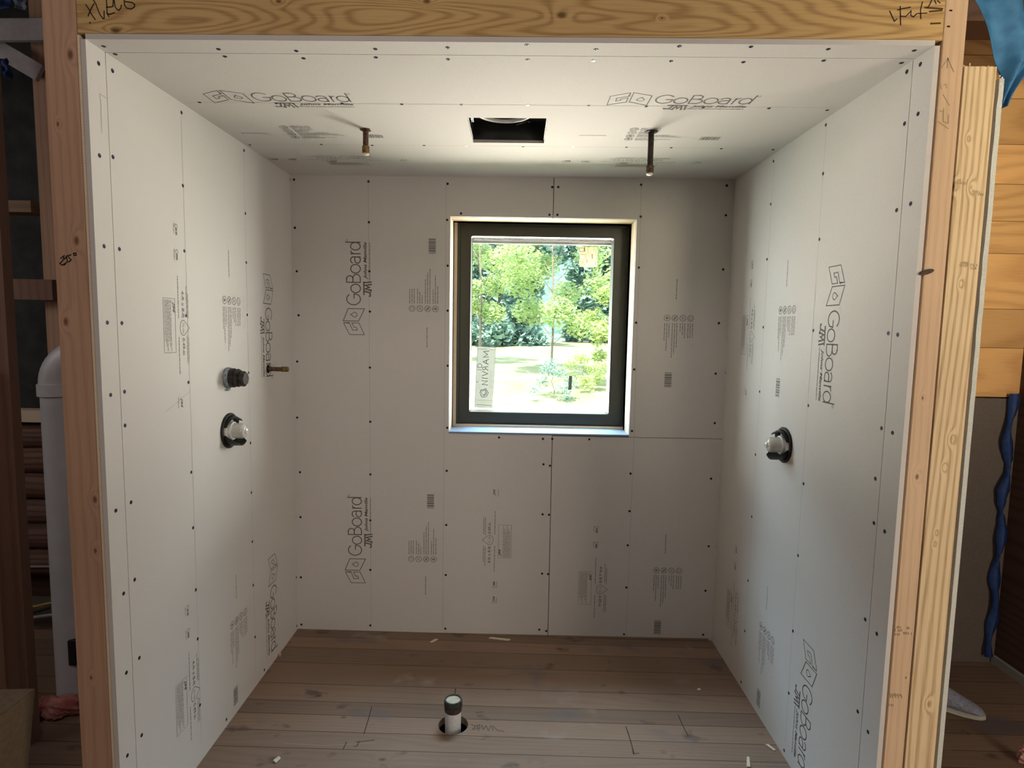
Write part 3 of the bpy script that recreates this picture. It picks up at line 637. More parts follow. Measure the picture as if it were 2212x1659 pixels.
# ------------------------------------------------------------------ window
wn_ = empty('window_1', (1.178, 1.4, Z0), 'small square window with dark bronze frame, pale plywood lining and stickers on its glass', 'window', kind='structure')
def lin(name, c, mat=None, par=None): return hexa(name, c, mat or M['liner'], par or wn_)
t = .018; yo = D + T + .0008; yi = 1.478; ys = 1.500
xa, xb, za, zb = X0 + .0015, X1 - .0015, Z0 + .001, Z1 - .0015
box('top_liner', xa - t, xb + t, yo, yi + .02, zb, zb + t, M['liner'], wn_, .0008)
box('side_liner', xa - t, xa, yo, yi + .02, za - .01, zb, M['liner'], wn_, .0008)
box('side_liner', xb, xb + t, yo, yi + .02, za - .01, zb, M['liner'], wn_, .0008)
box('sill', xa - .001, xb + .0005, D - .004, ys + .01, za - .006, za + .003, M['sill'], wn_, .001)
# frame (jamb) with steps
def rframe(name, x0, x1, z0, z1, w_, y0, y1, mat, par, bev=.001, wt=None, wb=None):
    b = bmesh.new(); wt = wt or w_; wb = wb or w_
    o_ = [(x0, z0), (x1, z0), (x1, z1), (x0, z1)]; i_ = [(x0 + w_, z0 + wb), (x1 - w_, z0 + wb), (x1 - w_, z1 - wt), (x0 + w_, z1 - wt)]
    V = [[b.verts.new((x, y, z)) for x, z in c] for y in (y0, y1) for c in (o_, i_)]
    (a0, b0, a1, b1) = V
    for k in range(4):
        j = (k + 1) % 4
        b.faces.new((a0[k], a0[j], b0[j], b0[k])); b.faces.new((a1[j], a1[k], b1[k], b1[j])); b.faces.new((a0[j], a0[k], a1[k], a1[j])); b.faces.new((b0[k], b0[j], b1[j], b1[k]))
    bmesh.ops.recalc_face_normals(b, faces=b.faces[:])
    bmesh.ops.bevel(b, geom=b.edges[:], offset=bev, segments=2, affect='EDGES')
    return obj(name, b, mat, par)
def frame_px(name, L_, R_, T_, B_, l_, r_, t_, b_, y0, y1, mat, par, bev=.0015):
    # ring seen between the outer and the inner outline; each side measured separately on the plane y0
    xl_, xr_, zt_, zb_ = at(L_, 700, y0).x, at(R_, 700, y0).x, at(1170, T_, y0).z, at(1170, B_, y0).z
    il, ir, it_, ib = at(l_, 700, y0).x, at(r_, 700, y0).x, at(1170, t_, y0).z, at(1170, b_, y0).z
    b = bmesh.new(); o_ = [(xl_, zb_), (xr_, zb_), (xr_, zt_), (xl_, zt_)]; i_ = [(il, ib), (ir, ib), (ir, it_), (il, it_)]
    V = [[b.verts.new((x, y, z)) for x, z in c] for y in (y0, y1) for c in (o_, i_)]
    (a0, b0, a1, b1) = V
    for k in range(4):
        j = (k + 1) % 4
        b.faces.new((a0[k], a0[j], b0[j], b0[k])); b.faces.new((a1[j], a1[k], b1[k], b1[j])); b.faces.new((a0[j], a0[k], a1[k], a1[j])); b.faces.new((b0[k], b0[j], b1[j], b1[k]))
    bmesh.ops.recalc_face_normals(b, faces=b.faces[:]); bmesh.ops.bevel(b, geom=b.edges[:], offset=bev, segments=2, affect='EDGES')
    return obj(name, b, mat, par)
frame_px('frame_shim', 976, 1370, 470, 925, 986, 1361, 481.5, 919.5, yi, yi + .012, M['liner'], wn_, .0005)
fr = frame_px('window_frame', 978, 1368, 473, 923, 992.5, 1350, 489, 916.5, yi + .012, 1.63, M['frame_dark'], wn_, .002)
sash = frame_px('sash', 985, 1357, 481, 922, 1015.5, 1321, 512, 892.5, ys, 1.60, M['frame_dark'], wn_, .0035)
bead = frame_px('glazing_bead', 1012, 1324, 509, 895, 1018, 1319, 518.3, 889.8, 1.570, 1.582, M['silver'], sash, .0008)  # pale silver stands in for ground light caught inside the sash
frame_px('spacer_bar', 1016, 1320, 517, 891, 1019.3, 1317.6, 520.8, 889.0, 1.583, 1.589, M['frame_dark'], sash, .0008)
# glass
gm = bpy.data.materials.new('window_glass'); gm.use_nodes = True; gn, gl = gm.node_tree.nodes, gm.node_tree.links
gn.remove(gn['Principled BSDF']); tr = gn.new('ShaderNodeBsdfTransparent'); gg = gn.new('ShaderNodeBsdfGlossy'); mxs = gn.new('ShaderNodeMixShader')
tr.inputs[0].default_value = (.95, .985, .97, 1); gg.inputs['Roughness'].default_value = .02; mxs.inputs[0].default_value = .06
gl.new(tr.outputs[0], mxs.inputs[1]); gl.new(gg.outputs[0], mxs.inputs[2]); gl.new(mxs.outputs[0], gn['Material Output'].inputs[0])
GY = 1.5905
pane = box('glass_pane', at(1014, 700, GY).x, at(1322, 700, GY).x, GY, GY + .0015, at(1170, 895, GY).z, at(1170, 513, GY).z, gm, wn_)
# stickers on the outside of the glass
def sticker_tr(name, col, alpha, tl_w=.22):
    m, n, l, p = nodes(name, .7, col); 
    tl = n.new('ShaderNodeBsdfTranslucent'); tl.inputs[0].default_value = (*col, 1); ad = n.new('ShaderNodeMixShader'); ad.inputs[0].default_value = tl_w
    t_ = n.new('ShaderNodeBsdfTransparent'); m2 = n.new('ShaderNodeMixShader'); m2.inputs[0].default_value = alpha
    l.new(p.outputs[0], ad.inputs[1]); l.new(tl.outputs[0], ad.inputs[2]); l.new(t_.outputs[0], m2.inputs[1]); l.new(ad.outputs[0], m2.inputs[2]); l.new(m2.outputs[0], n['Material Output'].inputs[0]); return m
M['label_grey'] = sticker_tr('grey_label_film', (.55, .55, .50), .90)
M['label_tan'] = sticker_tr('tan_label_paper', (.66, .58, .44), .96, .50)
M['label_ink'] = nodes('label_ink', .8, (.10, .09, .06))[0]
M['label_mid'] = nodes('label_faint_ink', .8, (.26, .25, .20))[0]
YS = GY + .0018
def on_glass(px, py): v = at(px, py, YS); return (v.x, v.z)
def quad_sheet(name, corners, mat, Y, par, th=.0004):
    return prism(name, [(x, Y, z) for x, z in corners], (0, th, 0), mat, par)
def glass_print(name, items, mat, par):
    acc = ([], [])
    items(acc)
    me = bpy.data.meshes.new(name); me.from_pydata([(x, YS + .0002, z) for x, z in acc[0]], [], acc[1]); me.update(); return obj(name, me, mat, par)
lb = [on_glass(1031, 748), on_glass(1071, 750), on_glass(1063, 881), on_glass(1025, 879)]
st1 = quad_sheet('maker_sticker', lb, M['label_grey'], YS + .0004, pane); st1['label'] = 'grey see-through sticker with mirrored black lettering'
def lz(a, c): return on_glass(1015 + a / 11.06, 740 + c / 11.06)        # zoomed label coordinates
def loc_label(acc):
    def st(pts, w): ribbon(acc, [lz(*q_) for q_ in pts], w)
    w = .0032
    st([(455,205),(325,215),(425,285),(320,350),(450,350)], w)                      # M
    st([(440,520),(315,460),(450,400)], w); st([(400,425),(390,505)], w)             # A
    st([(435,575),(310,590),(310,640),(345,655),(370,630),(370,580)], w*.9); st([(375,620),(435,665)], w)    # mirrored R
    st([(300,690),(430,745),(295,795)], w)                                          # V
    st([(290,845),(430,860)], w)                                                    # I
    st([(285,910),(425,920),(290,1000),(425,1012)], w)                              # mirrored N
    st([(195,600),(285,590),(285,540),(255,505),(215,505),(190,545),(195,600)], w * .8); st([(185,650),(280,652)], w * .8)
    st([(350,1105),(385,1105),(440,1205),(385,1300)], .0028); st([(240,1200),(270,1130),(365,1130),(395,1195),(355,1265),(325,1260)], .0034); st([(250,1225),(285,1300),(360,1300)], .003)
    ribbon(acc, [lz(320 + 42 * math.cos(a), 1200 + 45 * math.sin(a)) for a in [k * .5 for k in range(11)]], .0018)
    st([(165,940),(190,945)], .003)
glass_print('maker_lettering', loc_label, M['label_ink'], st1)
def loc_lines(acc):
    def st(pts, w): ribbon(acc, [lz(*q_) for q_ in pts], w)
    st([(185,95),(615,115),(540,1555),(118,1540),(185,95)], .0016)
    st([(200,155),(400,160)], .0022); st([(460,160),(590,175)], .0012); st([(140,1370),(530,1390)], .001); st([(150,1480),(520,1505)], .0022)
    for k in range(12): st([(460 + 6 * (k % 3), 680 + 36 * k), (520 + 8 * (k % 4), 684 + 36 * k)], .0010)
    for k in range(8): st([(180 + 12 * (k % 3), 740 + 52 * k), (235 + 9 * (k % 2), 745 + 52 * k)], .0010)
glass_print('fine_print', loc_lines, M['label_mid'], st1)
st2 = quad_sheet('rating_sticker', [on_glass(1250, 533), on_glass(1290.5, 534), on_glass(1290, 577), on_glass(1252, 576)], M['label_tan'], YS + .0004, pane); st2['label'] = 'tan paper sticker with rows of fine print'
def rate(acc):
    def z5(a, c): return on_glass(1220 + a / 9.217, 440 + c / 9.217)
    def st(pts, w): ribbon(acc, [z5(*q_) for q_ in pts], w * 1.5)
    st([(290,880),(300,950),(380,950),(380,885),(290,880)], .0016); st([(395,870),(400,945)], .0028); st([(290,1010),(390,1010),(385,1110),(290,1105),(290,1010)], .0011)
    for k in range(7): st([(305 + 14 * k, 1135), (308 + 14 * k, 1245)], .0010)
    for x, y0, y1, w in ((420,970,1180,.0010),(440,1110,1180,.0022),(465,870,1020,.0012),(490,1000,1240,.0008),(545,1010,1090,.0026),(580,880,940,.0014),(548,1120,1240,.0008),(625,870,1240,.0010),(605,1150,1240,.0014),(520,880,1240,.0006)): st([(x, y0), (x + 4, y1)], w)
glass_print('fine_print', rate, M['label_mid'], st2)
st3 = quad_sheet('date_sticker', [on_glass(1229, 812), on_glass(1236, 812), on_glass(1234.5, 842), on_glass(1227, 842)], M['label_mid'], YS + .0004, pane); st3['label'] = 'small dark grey strip sticker'

# ------------------------------------------------------------------ pipes, valves
def pipe_thing(name, label, cat, p0, d, parts, group=None, base=True):
    t_ = empty(name, p0, label, cat, group)
    for (nm, prof, mat, seg) in parts:
        b = bmesh.new(); lathe(b, prof, axis_m(p0, d), seg); obj(nm, b, mat, t_, seg > 8)
    return t_
p0 = hit('C', 790, 280)
t_ = pipe_thing('shower_drop_pipe', 'short tarnished brass pipe hanging from the alcove ceiling, left of the fan opening', 'pipe', p0, (0, 0, -1), [
    ('pipe', [(.0098, -.03), (.0098, .066)], M['copper'], 20),
    ('end_fitting', [(.0102, .056), (.0132, .058), (.0128, .064), (.0132, .070), (.0128, .076), (.0118, .082)], M['brass'], 20),
    ('white_cap', [(.0112, .0815), (.0112, .086), (.009, .0875)], M['solder'], 20)])
b = bmesh.new(); rr = random.Random(2)
lathe(b, [(.0105, -.001), (.021, .0005), (.019, .0025), (.0105, .003)], axis_m(p0, (0, 0, -1)), 14, False, False); obj('ragged_hole_rim', b, M['copper'], t_)
p0 = hit('C', 1407, 284)
t_ = pipe_thing('shower_drop_pipe', 'longer dark pipe hanging from the alcove ceiling, right of the fan opening', 'pipe', p0, (0, 0, -1), [
    ('pipe', [(.0100, -.03), (.0100, .128)], M['dark_iron'], 20),
    ('end_fitting', [(.0104, .116), (.0140, .118), (.0134, .126), (.0138, .134), (.0115, .143)], M['copper'], 20),
    ('white_cap', [(.0115, .1425), (.0110, .147), (.008, .149)], M['solder'], 20)])
b = bmesh.new(); lathe(b, [(.0105, -.001), (.023, .0005), (.022, .003), (.0105, .004)], axis_m(p0, (0, 0, -1)), 12, False, False); obj('ragged_hole_rim', b, M['dark_iron'], t_)
p0 = hit('L', 579, 797)
t_ = pipe_thing('stub_pipe', 'thin dark stub pipe with brass tip on the left wall near the back corner', 'pipe', p0, (1, 0, 0), [
    ('pipe', [(.0092, -.03), (.0092, .062)], M['copper'], 18),
    ('end_fitting', [(.0118, .060), (.0118, .066), (.0098, .067), (.0112, .071), (.0112, .086), (.009, .088)], M['brass'], 12)])
b = bmesh.new(); lathe(b, [(.0095, -.002), (.019, .0004), (.018, .002), (.0095, .004)], axis_m(p0, (1, 0, 0)), 11, False, False); obj('hole_rim', b, M['black_void'], t_)

# diverter: black ribbed plug
p0 = hit('L', 491, 816)
t_ = empty('diverter_fitting', p0, 'black round plugged fitting on the left wall, above the lower valve', 'pipe fitting')
mt = axis_m(p0, (1, 0, 0))
b = bmesh.new(); lathe(b, [(.030, -.02), (.0385, .0), (.0385, .010), (.036, .016), (.030, .018)], mt, 22); obj('sealant_collar', b, M['sealant'], t_, True)
b = bmesh.new(); lathe(b, [(.034, .008), (.0355, .012), (.0355, .028), (.033, .032), (.031, .034), (.0335, .036), (.0335, .044), (.030, .048)], mt, 12); obj('cap_body', b, M['dark_iron'], t_)
b = bmesh.new(); m6 = axis_m(p0 + Vector((0, .003, -.003)), (1, 0, 0)); lathe(b, [(.024, .046), (.0285, .048), (.0285, .064), (.024, .068)], m6, 8); obj('hex_plug', b, M['dark_iron'], t_)
b = bmesh.new(); bm_box(b, 0, .010, p0.y - .016, p0.y + .002, p0.z - .047, p0.z - .040); obj('sealant_drip', b, M['sealant'], t_)

def valve(p0, sgn, label):
    t_ = empty('shower_valve', p0, label, 'valve', None)
    # local frame: axis out of the wall = z, y up, x toward the back wall
    X = Vector((0, 1, 0)); Y = Vector((0, 0, 1)); Z = Vector((sgn, 0, 0))
    m = Matrix(((X.x, Y.x, Z.x, p0.x), (X.y, Y.y, Z.y, p0.y), (X.z, Y.z, Z.z, p0.z), (0, 0, 0, 1)))
    def lt(nm, prof, mat, seg=40, **k):
        b = bmesh.new(); lathe(b, prof, m, seg, **k); bmesh.ops.recalc_face_normals(b, faces=b.faces[:]); return obj(nm, b, mat, t_, True)
    lt('recess', [(.001, -.012), (.060, -.012), (.063, .0006)], M['black_void'], cap0=False, cap1=False)
    lt('guard_ring', [(.057, -.010), (.0655, .0), (.066, .005), (.063, .008), (.057, .008), (.053, .002), (.053, -.010)], M['black_plastic'], cap0=False, cap1=False)
    def shell(nm, a0, a1, r, h0, h1f, seg=24):
        b = bmesh.new(); ri = []
        for i in range(seg + 1):
            f = i / seg; a = R(a0 + (a1 - a0) * f); h = h1f(f); row = []
            for (rad, hh) in ((r, h0), (r - .001, h), (r - .004, h), (r - .0045, h0)): row.append(b.verts.new(m @ Vector((rad * math.cos(a), rad * math.sin(a), hh))))
            ri.append(row)
        for p_, q_ in zip(ri, ri[1:]):
            for k in range(4): b.faces.new((p_[k], q_[k], q_[(k + 1) % 4], p_[(k + 1) % 4]))
        b.faces.new(ri[0]); b.faces.new(ri[-1][::-1]); bmesh.ops.recalc_face_normals(b, faces=b.faces[:]); return obj(nm, b, M['black_plastic'], t_, True)
    shell('lower_guard', 192, 345, .056, 0, lambda f: .012 + .038 * min(1, 4 * f, 4 * (1 - f)))
    shell('upper_guard', 20, 160, .054, 0, lambda f: .014 + .012 * math.sin(f * math.pi))
    # curled tab at the top
    b = bmesh.new(); prev = None
    for i in range(9):
        f = i / 8; h = .018 + .032 * f; y = .050 - .010 * f * f; w = .014 * (1 - f) ** .7 + .001
        cur = [b.verts.new(m @ Vector((x, yy, h))) for x, yy in ((-w, y), (w, y), (w, y - .003), (-w, y - .003))]
        if prev:
            for k in range(4): b.faces.new((prev[k], prev[(k + 1) % 4], cur[(k + 1) % 4], cur[k]))
        prev = cur
    b.faces.new(prev); bmesh.ops.recalc_face_normals(b, faces=b.faces[:]); obj('curled_tab', b, M['black_plastic'], t_, True)
    lt('valve_body', [(.040, -.01), (.040, .004), (.034, .010), (.0335, .018), (.029, .020)], M['white_plastic'])
    cap = lt('clear_cap', [(.0275, .016), (.0275, .052), (.025, .058), (.018, .062), (.012, .064), (.0115, .068), (.004, .071)], M['clear'])
    b = bmesh.new()
    for k in range(8):
        a = math.pi * 2 * k / 8; c, s = math.cos(a), math.sin(a)
        vs = [b.verts.new(m @ Vector((rr_ * c - tt * s, rr_ * s + tt * c, h))) for h in (.018, .052) for rr_, tt in ((.0268, -.0012), (.0288, -.0012), (.0288, .0012), (.0268, .0012))]
        for f in ((3,2,1,0),(4,5,6,7),(0,1,5,4),(1,2,6,5),(2,3,7,6),(3,0,4,7)): b.faces.new([vs[i] for i in f])
    bmesh.ops.recalc_face_normals(b, faces=b.faces[:]); obj('cap_ribs', b, M['clear'], cap)
    b = bmesh.new(); lathe(b, [(.012, .010), (.012, .046), (.009, .048)], m, 16); obj('stem', b, M['brass'], t_, True)
    return t_
mc, n_, l_, p_ = nodes('clear_plastic', .12, (.80, .80, .76), 0, .6)
tl_ = n_.new('ShaderNodeBsdfTransparent'); tl_.inputs[0].default_value = (.95, .95, .93, 1); mx_ = n_.new('ShaderNodeMixShader'); mx_.inputs[0].default_value = .55
l_.new(tl_.outputs[0], mx_.inputs[1]); l_.new(p_.outputs[0], mx_.inputs[2]); l_.new(mx_.outputs[0], n_['Material Output'].inputs[0]); M['clear'] = mc
valve(hit('L', 495, 930), 1, 'shower valve on the left wall: clear cap inside a broken black guard ring')
valve(hit('R', 1694, 961), -1, 'shower valve on the right wall: clear cap inside a broken black guard ring')

# ------------------------------------------------------------------ exhaust fan housing
zt0 = zc(1.02, .66) + T
fan = empty('exhaust_fan_housing', (1.02, .667, zt0), 'black open exhaust fan box in the ceiling opening, white duct ring inside', 'fan housing')
b = bmesh.new(); x0, x1, y0, y1, z0, z1 = FX0 + .002, FX1 - .002, FY0 + .002, FY1 - .010, zt0 - .004, zt0 + .052
for c in ((x0, x1, y0, y1, z1, z1 + .002), (x0 - .002, x0, y0 - .002, y1 + .002, z0, z1), (x1, x1 + .002, y0 - .002, y1 + .002, z0, z1), (x0, x1, y0 - .002, y0, z0, z1), (x0, x1, y1, y1 + .002, z0, z1)): bm_box(b, *c)
obj('housing', b, M['fan_black'], fan)
d_ = ray(1090, 262.5); RY = (CAM + d_ * ((z1 - .012 - CAM.z) / d_.z)); rr_ = .095; RX = RY.x; RYc = RY.y - rr_
ring = [(RX + rr_ * math.cos(2 * math.pi * k / 48), RYc + rr_ * math.sin(2 * math.pi * k / 48), z1 - .010) for k in range(49)]
tube(b := bmesh.new(), ring, .0075, 8, False); obj('duct_ring', b, M['white_plastic'], fan, True)
b = bmesh.new(); lathe(b, [(.089, -.008), (.089, -.001)], Matrix.Translation((RX, RYc, z1)), 40, False, True)
obj('duct', b, M['black_void'], fan)
b = bmesh.new(); pts = [at(1115, 270.5, .76), at(1127, 266, .76), at(1138, 261.5, .76), at(1146, 265, .76)]
tube(b, [(p.x, p.y, p.z) for p in pts], .0011, 6); obj('wire_clip', b, M['cable_grey'], fan)
for dx in (.006, .011): box('mounting_rail', x0 + dx, x0 + dx + .0015, y0 + .01, y0 + .10, z0 + .01, z0 + .02, M['silver'], fan)

# ------------------------------------------------------------------ floor drain
dr = empty('drain_pipe', (HX, HY + .003, zf(HX, HY)), 'white drain pipe with dark rubber coupling standing in a round hole in the floor', 'pipe')
mt = Matrix.Translation((HX - .001, HY + .003, 0))
b = bmesh.new(); lathe(b, [(.0305, -.30), (.0305, .060)], mt, 36); obj('pipe', b, M['drain_white'], dr, True)
b = bmesh.new(); lathe(b, [(.0306, .048), (.0325, .049), (.0335, .052), (.0335, .062), (.0325, .066), (.0306, .067)], mt, 36, False, False); obj('clamp_band', b, M['rust_band'], dr, True)
b = bmesh.new(); lathe(b, [(.0310, .064), (.0345, .066), (.0350, .072), (.0345, .090), (.0325, .094), (.0275, .094), (.0270, .089)], mt, 36, False, False); obj('rubber_coupling', b, M['rubber'], dr, True)
b = bmesh.new(); lathe(b, [(.0272, .080), (.0272, .090), (.018, .0885), (.012, .0895), (.004, .0885)], mt, 36); obj('test_cap', b, M['test_cap'], dr, True)
for k, (px, py) in enumerate(((586, 1646), (1511, 1491))): pass
def chip(pts, label, h=.006, name='wood_chip', cat='wood chip', mat=None, group=None):
    q_ = [hit('F', *p_) for p_ in pts]
    b = bmesh.new(); v = [b.verts.new((p.x, p.y, zf(p.x, p.y) + .0008)) for p in q_]; f = b.faces.new(v)
    r_ = bmesh.ops.extrude_face_region(b, geom=[f]); bmesh.ops.translate(b, verts=[g for g in r_['geom'] if isinstance(g, bmesh.types.BMVert)], vec=(0, 0, h))
    bmesh.ops.recalc_face_normals(b, faces=b.faces[:]); bmesh.ops.bevel(b, geom=b.edges[:], offset=min(h * .3, .0015), segments=1, affect='EDGES')
    return tag(obj(name, b, mat or M['chip']), label, cat, group)
chip([(589,1646),(596,1650),(607,1640),(602,1636)], 'small cream wood chip on the floor, near the left front')
chip([(1505,1490),(1509,1493),(1515,1491),(1511,1487)], 'tiny pale crumb on the floor, toward the right', .003, 'crumb', 'crumb')
chip([(1613,1659),(1621,1659),(1619,1637),(1613,1637)], 'upright pale stick at the bottom edge of the floor, on the right', .005, 'wood_stick', 'stick')
chip([(1652,1609),(1672,1623),(1677,1622),(1660,1609)], 'slanting pale sliver on the floor by the right wall', .003, 'wood_sliver', 'sliver')
chip([(598,1416),(605,1421),(608,1414),(603,1411)], 'pinkish crumb on the floor against the left wall', .006, 'crumb', 'crumb', M['pink'])
chip([(1055,1380),(1098,1385),(1104,1382),(1060,1377)], 'long pale shaving lying along the foot of the back wall', .003, 'wood_shaving', 'shaving')
chip([(928,1388),(940,1381),(947,1382),(934,1389)], 'short pale shaving near the back wall, left of the long one', .003, 'wood_shaving', 'shaving')
# trim of bare wood at the foot of the back wall
tb = box('baseboard_back', .02, 2.04, D - .014, D - .001, zf(1, D) - .012, zf(1, D) + .003, M['w_floor']); tag(tb, 'thin worn wooden strip along the foot of the back wall', 'baseboard', None, 'structure')

# ------------------------------------------------------------------ house shell around
def shell_box(name, c, mat, label, cat='wall'):
    o = box(name, *c, mat); tag(o, label, cat, None, 'structure'); return o
shell_box('wall_outer_left', (-2.6, -2.5, -4.2, 1.56, -.1, 3.3), M['w_dark_h'], 'dark timber side wall of the house left of the alcove')
shell_box('wall_outer_right', (4.5, 4.6, -4.2, 1.56, -.1, 3.3), M['w_dark_h'], 'dark timber side wall of the house on the right')
shell_box('wall_outer_front', (-2.6, 4.6, -4.3, -4.2, -.1, 3.3), M['w_dark_h'], 'timber wall of the house behind the camera')
shell_box('ceiling_outer', (-2.6, 4.6, -4.3, 1.56, 3.3, 3.4), M['w_dark_h'], 'dark boarded ceiling of the house above the alcove', 'ceiling')
# outside wall with the window opening
b = bmesh.new()
for c in ((-2.6, xa, 1.44, 1.62, -.6, 3.35), (xb, 4.6, 1.44, 1.62, -.6, 3.35), (xa, xb, 1.44, 1.62, -.6, za), (xa, xb, 1.44, 1.62, zb, 3.35)): bm_box(b, *c)
o = obj('wall_outer_back', b, M['w_dark_h']); tag(o, 'outside wall of the house behind the alcove', 'wall', None, 'structure')
b = bmesh.new(); ev = .0
for c in ((X0 - .05, X1 + .05, 1.632, 1.655, at(1170, 527.5, 1.632).z, 2.08), (X0 - .05, X0 + .03, 1.632, 1.65, .95, 1.955), (X1 - .03, X1 + .05, 1.632, 1.65, .95, 1.955)): bm_box(b, *c)
o = obj('trim_1', b, M['white_board']); tag(o, 'pale outside casing around the window', 'trim', None, 'structure')

# --- left side: log wall, framing, vent pipe, box
def zat(px, py, Y): return at(px, py, Y).z
def xat(px, py, Y): return at(px, py, Y).x
ylog = 1.30
lw = empty('wall_log', (-1.4, 1.4, 0), 'old dark log wall seen past the left stud, behind the vent pipe', 'wall', kind='structure')
z = zat(90, 911, ylog) - .074
k = 0
while z > .18:
    b = bmesh.new(); rr = random.Random(k); xs = [-2.49 + 2.36 * i / 14 for i in range(15)]
    tube(b, [(x, ylog + .07 + rr.uniform(-.006, .006), z + rr.uniform(-.005, .005)) for x in xs], [.068 + rr.uniform(-.004, .004) for _ in xs], 14)
    obj('log', b, M['w_log'], lw, True); z -= .128; k += 1
box('building_paper', -2.49, -.115, 1.385, 1.40, zat(90, 911, ylog) - .02, 3.25, M['wrap'], lw)
box('sole_plate', -2.49, -.115, 1.28, 1.42, zf(-1, 1.3), .09, M['drywall'], lw)
o = box('ledger_board', -2.4, -.13, ylog - .02, ylog + .06, zat(90, 911, ylog), zat(90, 886, ylog), M['liner']); tag(o, 'pale timber ledge lying on top of the log wall', 'ledge')
o = hexa('wall_stud', [(*at(72, y_, 1.1)[:2], zf(-1.2, 1.1) if y_ > 800 else 3.25) for y_ in ()] or [(xat(83, 400, 1.1), 1.1, -.0), (xat(127, 400, 1.1), 1.1, -.0), (xat(127, 400, 1.1), 1.14, -.0), (xat(83, 400, 1.1), 1.14, -.0), (xat(83, 400, 1.1), 1.1, 3.2), (xat(127, 400, 1.1), 1.1, 3.2), (xat(127, 400, 1.1), 1.14, 3.2), (xat(83, 400, 1.1), 1.14, 3.2)], M['w_left']); tag(o, 'dim reddish stud directly behind the left opening stud, beside the dark paper panels', 'stud')
o = box('wood_blocking', xat(5, 445, 1.15), xat(86, 445, 1.15), 1.10, 1.19, zat(50, 458, 1.1), zat(50, 433, 1.1), M['w_mid']); tag(o, 'pale wooden block nailed crosswise between studs, upper left', 'blocking')
o = box('wood_blocking', xat(20, 620, 1.07), xat(128, 620, 1.07), 1.03, 1.09, zat(80, 648, 1.05), zat(80, 604, 1.05), M['w_dark']); tag(o, 'dark wooden block nailed crosswise between studs, below the pale block', 'blocking')
xr = xat(46, 900, .50)
o = box('wall_post', xr - .16, xr, .462, .50, zf(-.8, .45), 3.2, M['w_dark']); tag(o, 'dark broad post at the far left edge of the view', 'post')
o = box('wall_stud', xr - .115, xr - .078, .42, .461, zf(-.8, .4), 1.35, M['w_left']); tag(o, 'pale reddish stud fixed on the face of the dark far left post', 'stud')
# pale boards and tarp, top left
def plank3(name, a, c, wd_, th, mat, label, cat):
    a, c = Vector(a), Vector(c); d = (c - a).normalized(); n = Vector((0, -1, 0)); u = n.cross(d).normalized()
    q_ = [a - u * wd_ / 2, c - u * wd_ / 2, c + u * wd_ / 2, a + u * wd_ / 2]
    return tag(prism(name, q_, (0, th, 0), mat, None, .001), label, cat)
plank3('painted_board', at(-140, 64, 1.0), at(150, 62, 1.0), .085, .02, M['white_board'], 'white painted board running level at the top left, behind the stud', 'board')
plank3('painted_board', at(-60, 72, 1.06), at(84, 157, 1.06), .070, .02, M['white_board'], 'white painted board leaning diagonally at the top left, below the level one', 'board')
def tarp(name, corners, Y, mat, label, nx=14, ny=14, amp=.012, seed=1, cat='tarp'):
    rr = random.Random(seed); q_ = [at(*c, Y) for c in corners]
    b = bmesh.new(); g = []
    ph = [rr.uniform(0, 6) for _ in range(6)]
    for i in range(nx + 1):
        row = []
        for j in range(ny + 1):
            u, v = i / nx, j / ny
            p = (q_[0] * (1 - u) + q_[1] * u) * (1 - v) + (q_[3] * (1 - u) + q_[2] * u) * v
            w_ = amp * (math.sin(u * 7 + ph[0] + v * 3) + math.sin(v * 9 + ph[1] - u * 4) * .8 + math.sin((u + v) * 15 + ph[2]) * .35)
            row.append(b.verts.new((p.x, p.y + w_, p.z)))
        g.append(row)
    for i in range(nx):
        for j in range(ny): b.faces.new((g[i][j], g[i + 1][j], g[i + 1][j + 1], g[i][j + 1]))
    o = obj(name, b, mat, None, True); sm_ = o.modifiers.new('thickness', 'SOLIDIFY'); sm_.thickness = .0012
    return tag(o, label, cat)
tarp('blue_sheet', [(-30, -30), (24, -30), (26, 19), (-30, 19)], .95, M['tape'], 'dark blue plastic scrap in the top left corner', amp=.006)
tarp('blue_sheet', [(18, -30), (50, -30), (63, 19), (36, 19)], .93, speckle('pale_blue_plastic', (.16, .20, .30), (.26, .30, .40), 30, .5), 'pale grey blue plastic scrap hanging in the top left corner', amp=.006, seed=4)
tarp('blue_sheet', [(-5, 127), (16, 126), (26, 170), (10, 168)], .98, M['tape'], 'dark blue plastic scrap over the diagonal white board', amp=.006, seed=6)
# vent pipe
pb = hit('F', 156, 1495); rp = .056
vp = empty('vent_pipe', (pb.x, pb.y, zf(pb.x, pb.y)), 'white plastic vent pipe with a bend at the top, left of the alcove stud', 'pipe')
xl = at(89, 860, pb.y).x
pc = Vector((xat(94, 900, pb.y) + rp + .004, pb.y, 0)); ze = zat(100, 848, pb.y)
b = bmesh.new(); tube(b, [(pc.x, pc.y, zf(pc.x, pc.y)), (pc.x, pc.y, ze)], rp, 32); obj('pipe', b, M['pvc'], vp, True)
b = bmesh.new(); tube(b, [(pc.x, pc.y, ze - .012), (pc.x, pc.y, ze - .010), (pc.x, pc.y, ze + .035), (pc.x, pc.y, ze + .037)], [rp + .003, rp + .009, rp + .009, rp + .004], 32); obj('coupling', b, M['pvc'], vp, True)
b = bmesh.new(); r0 = .115
tube(b, [(pc.x + r0 - r0 * math.cos(a), pc.y, ze + .034 + r0 * math.sin(a)) for a in [math.pi / 2 * k / 12 for k in range(13)]] + [(pc.x + r0 + .06, pc.y, ze + .034 + r0)], rp + .003, 32); obj('elbow', b, M['pvc'], vp, True)
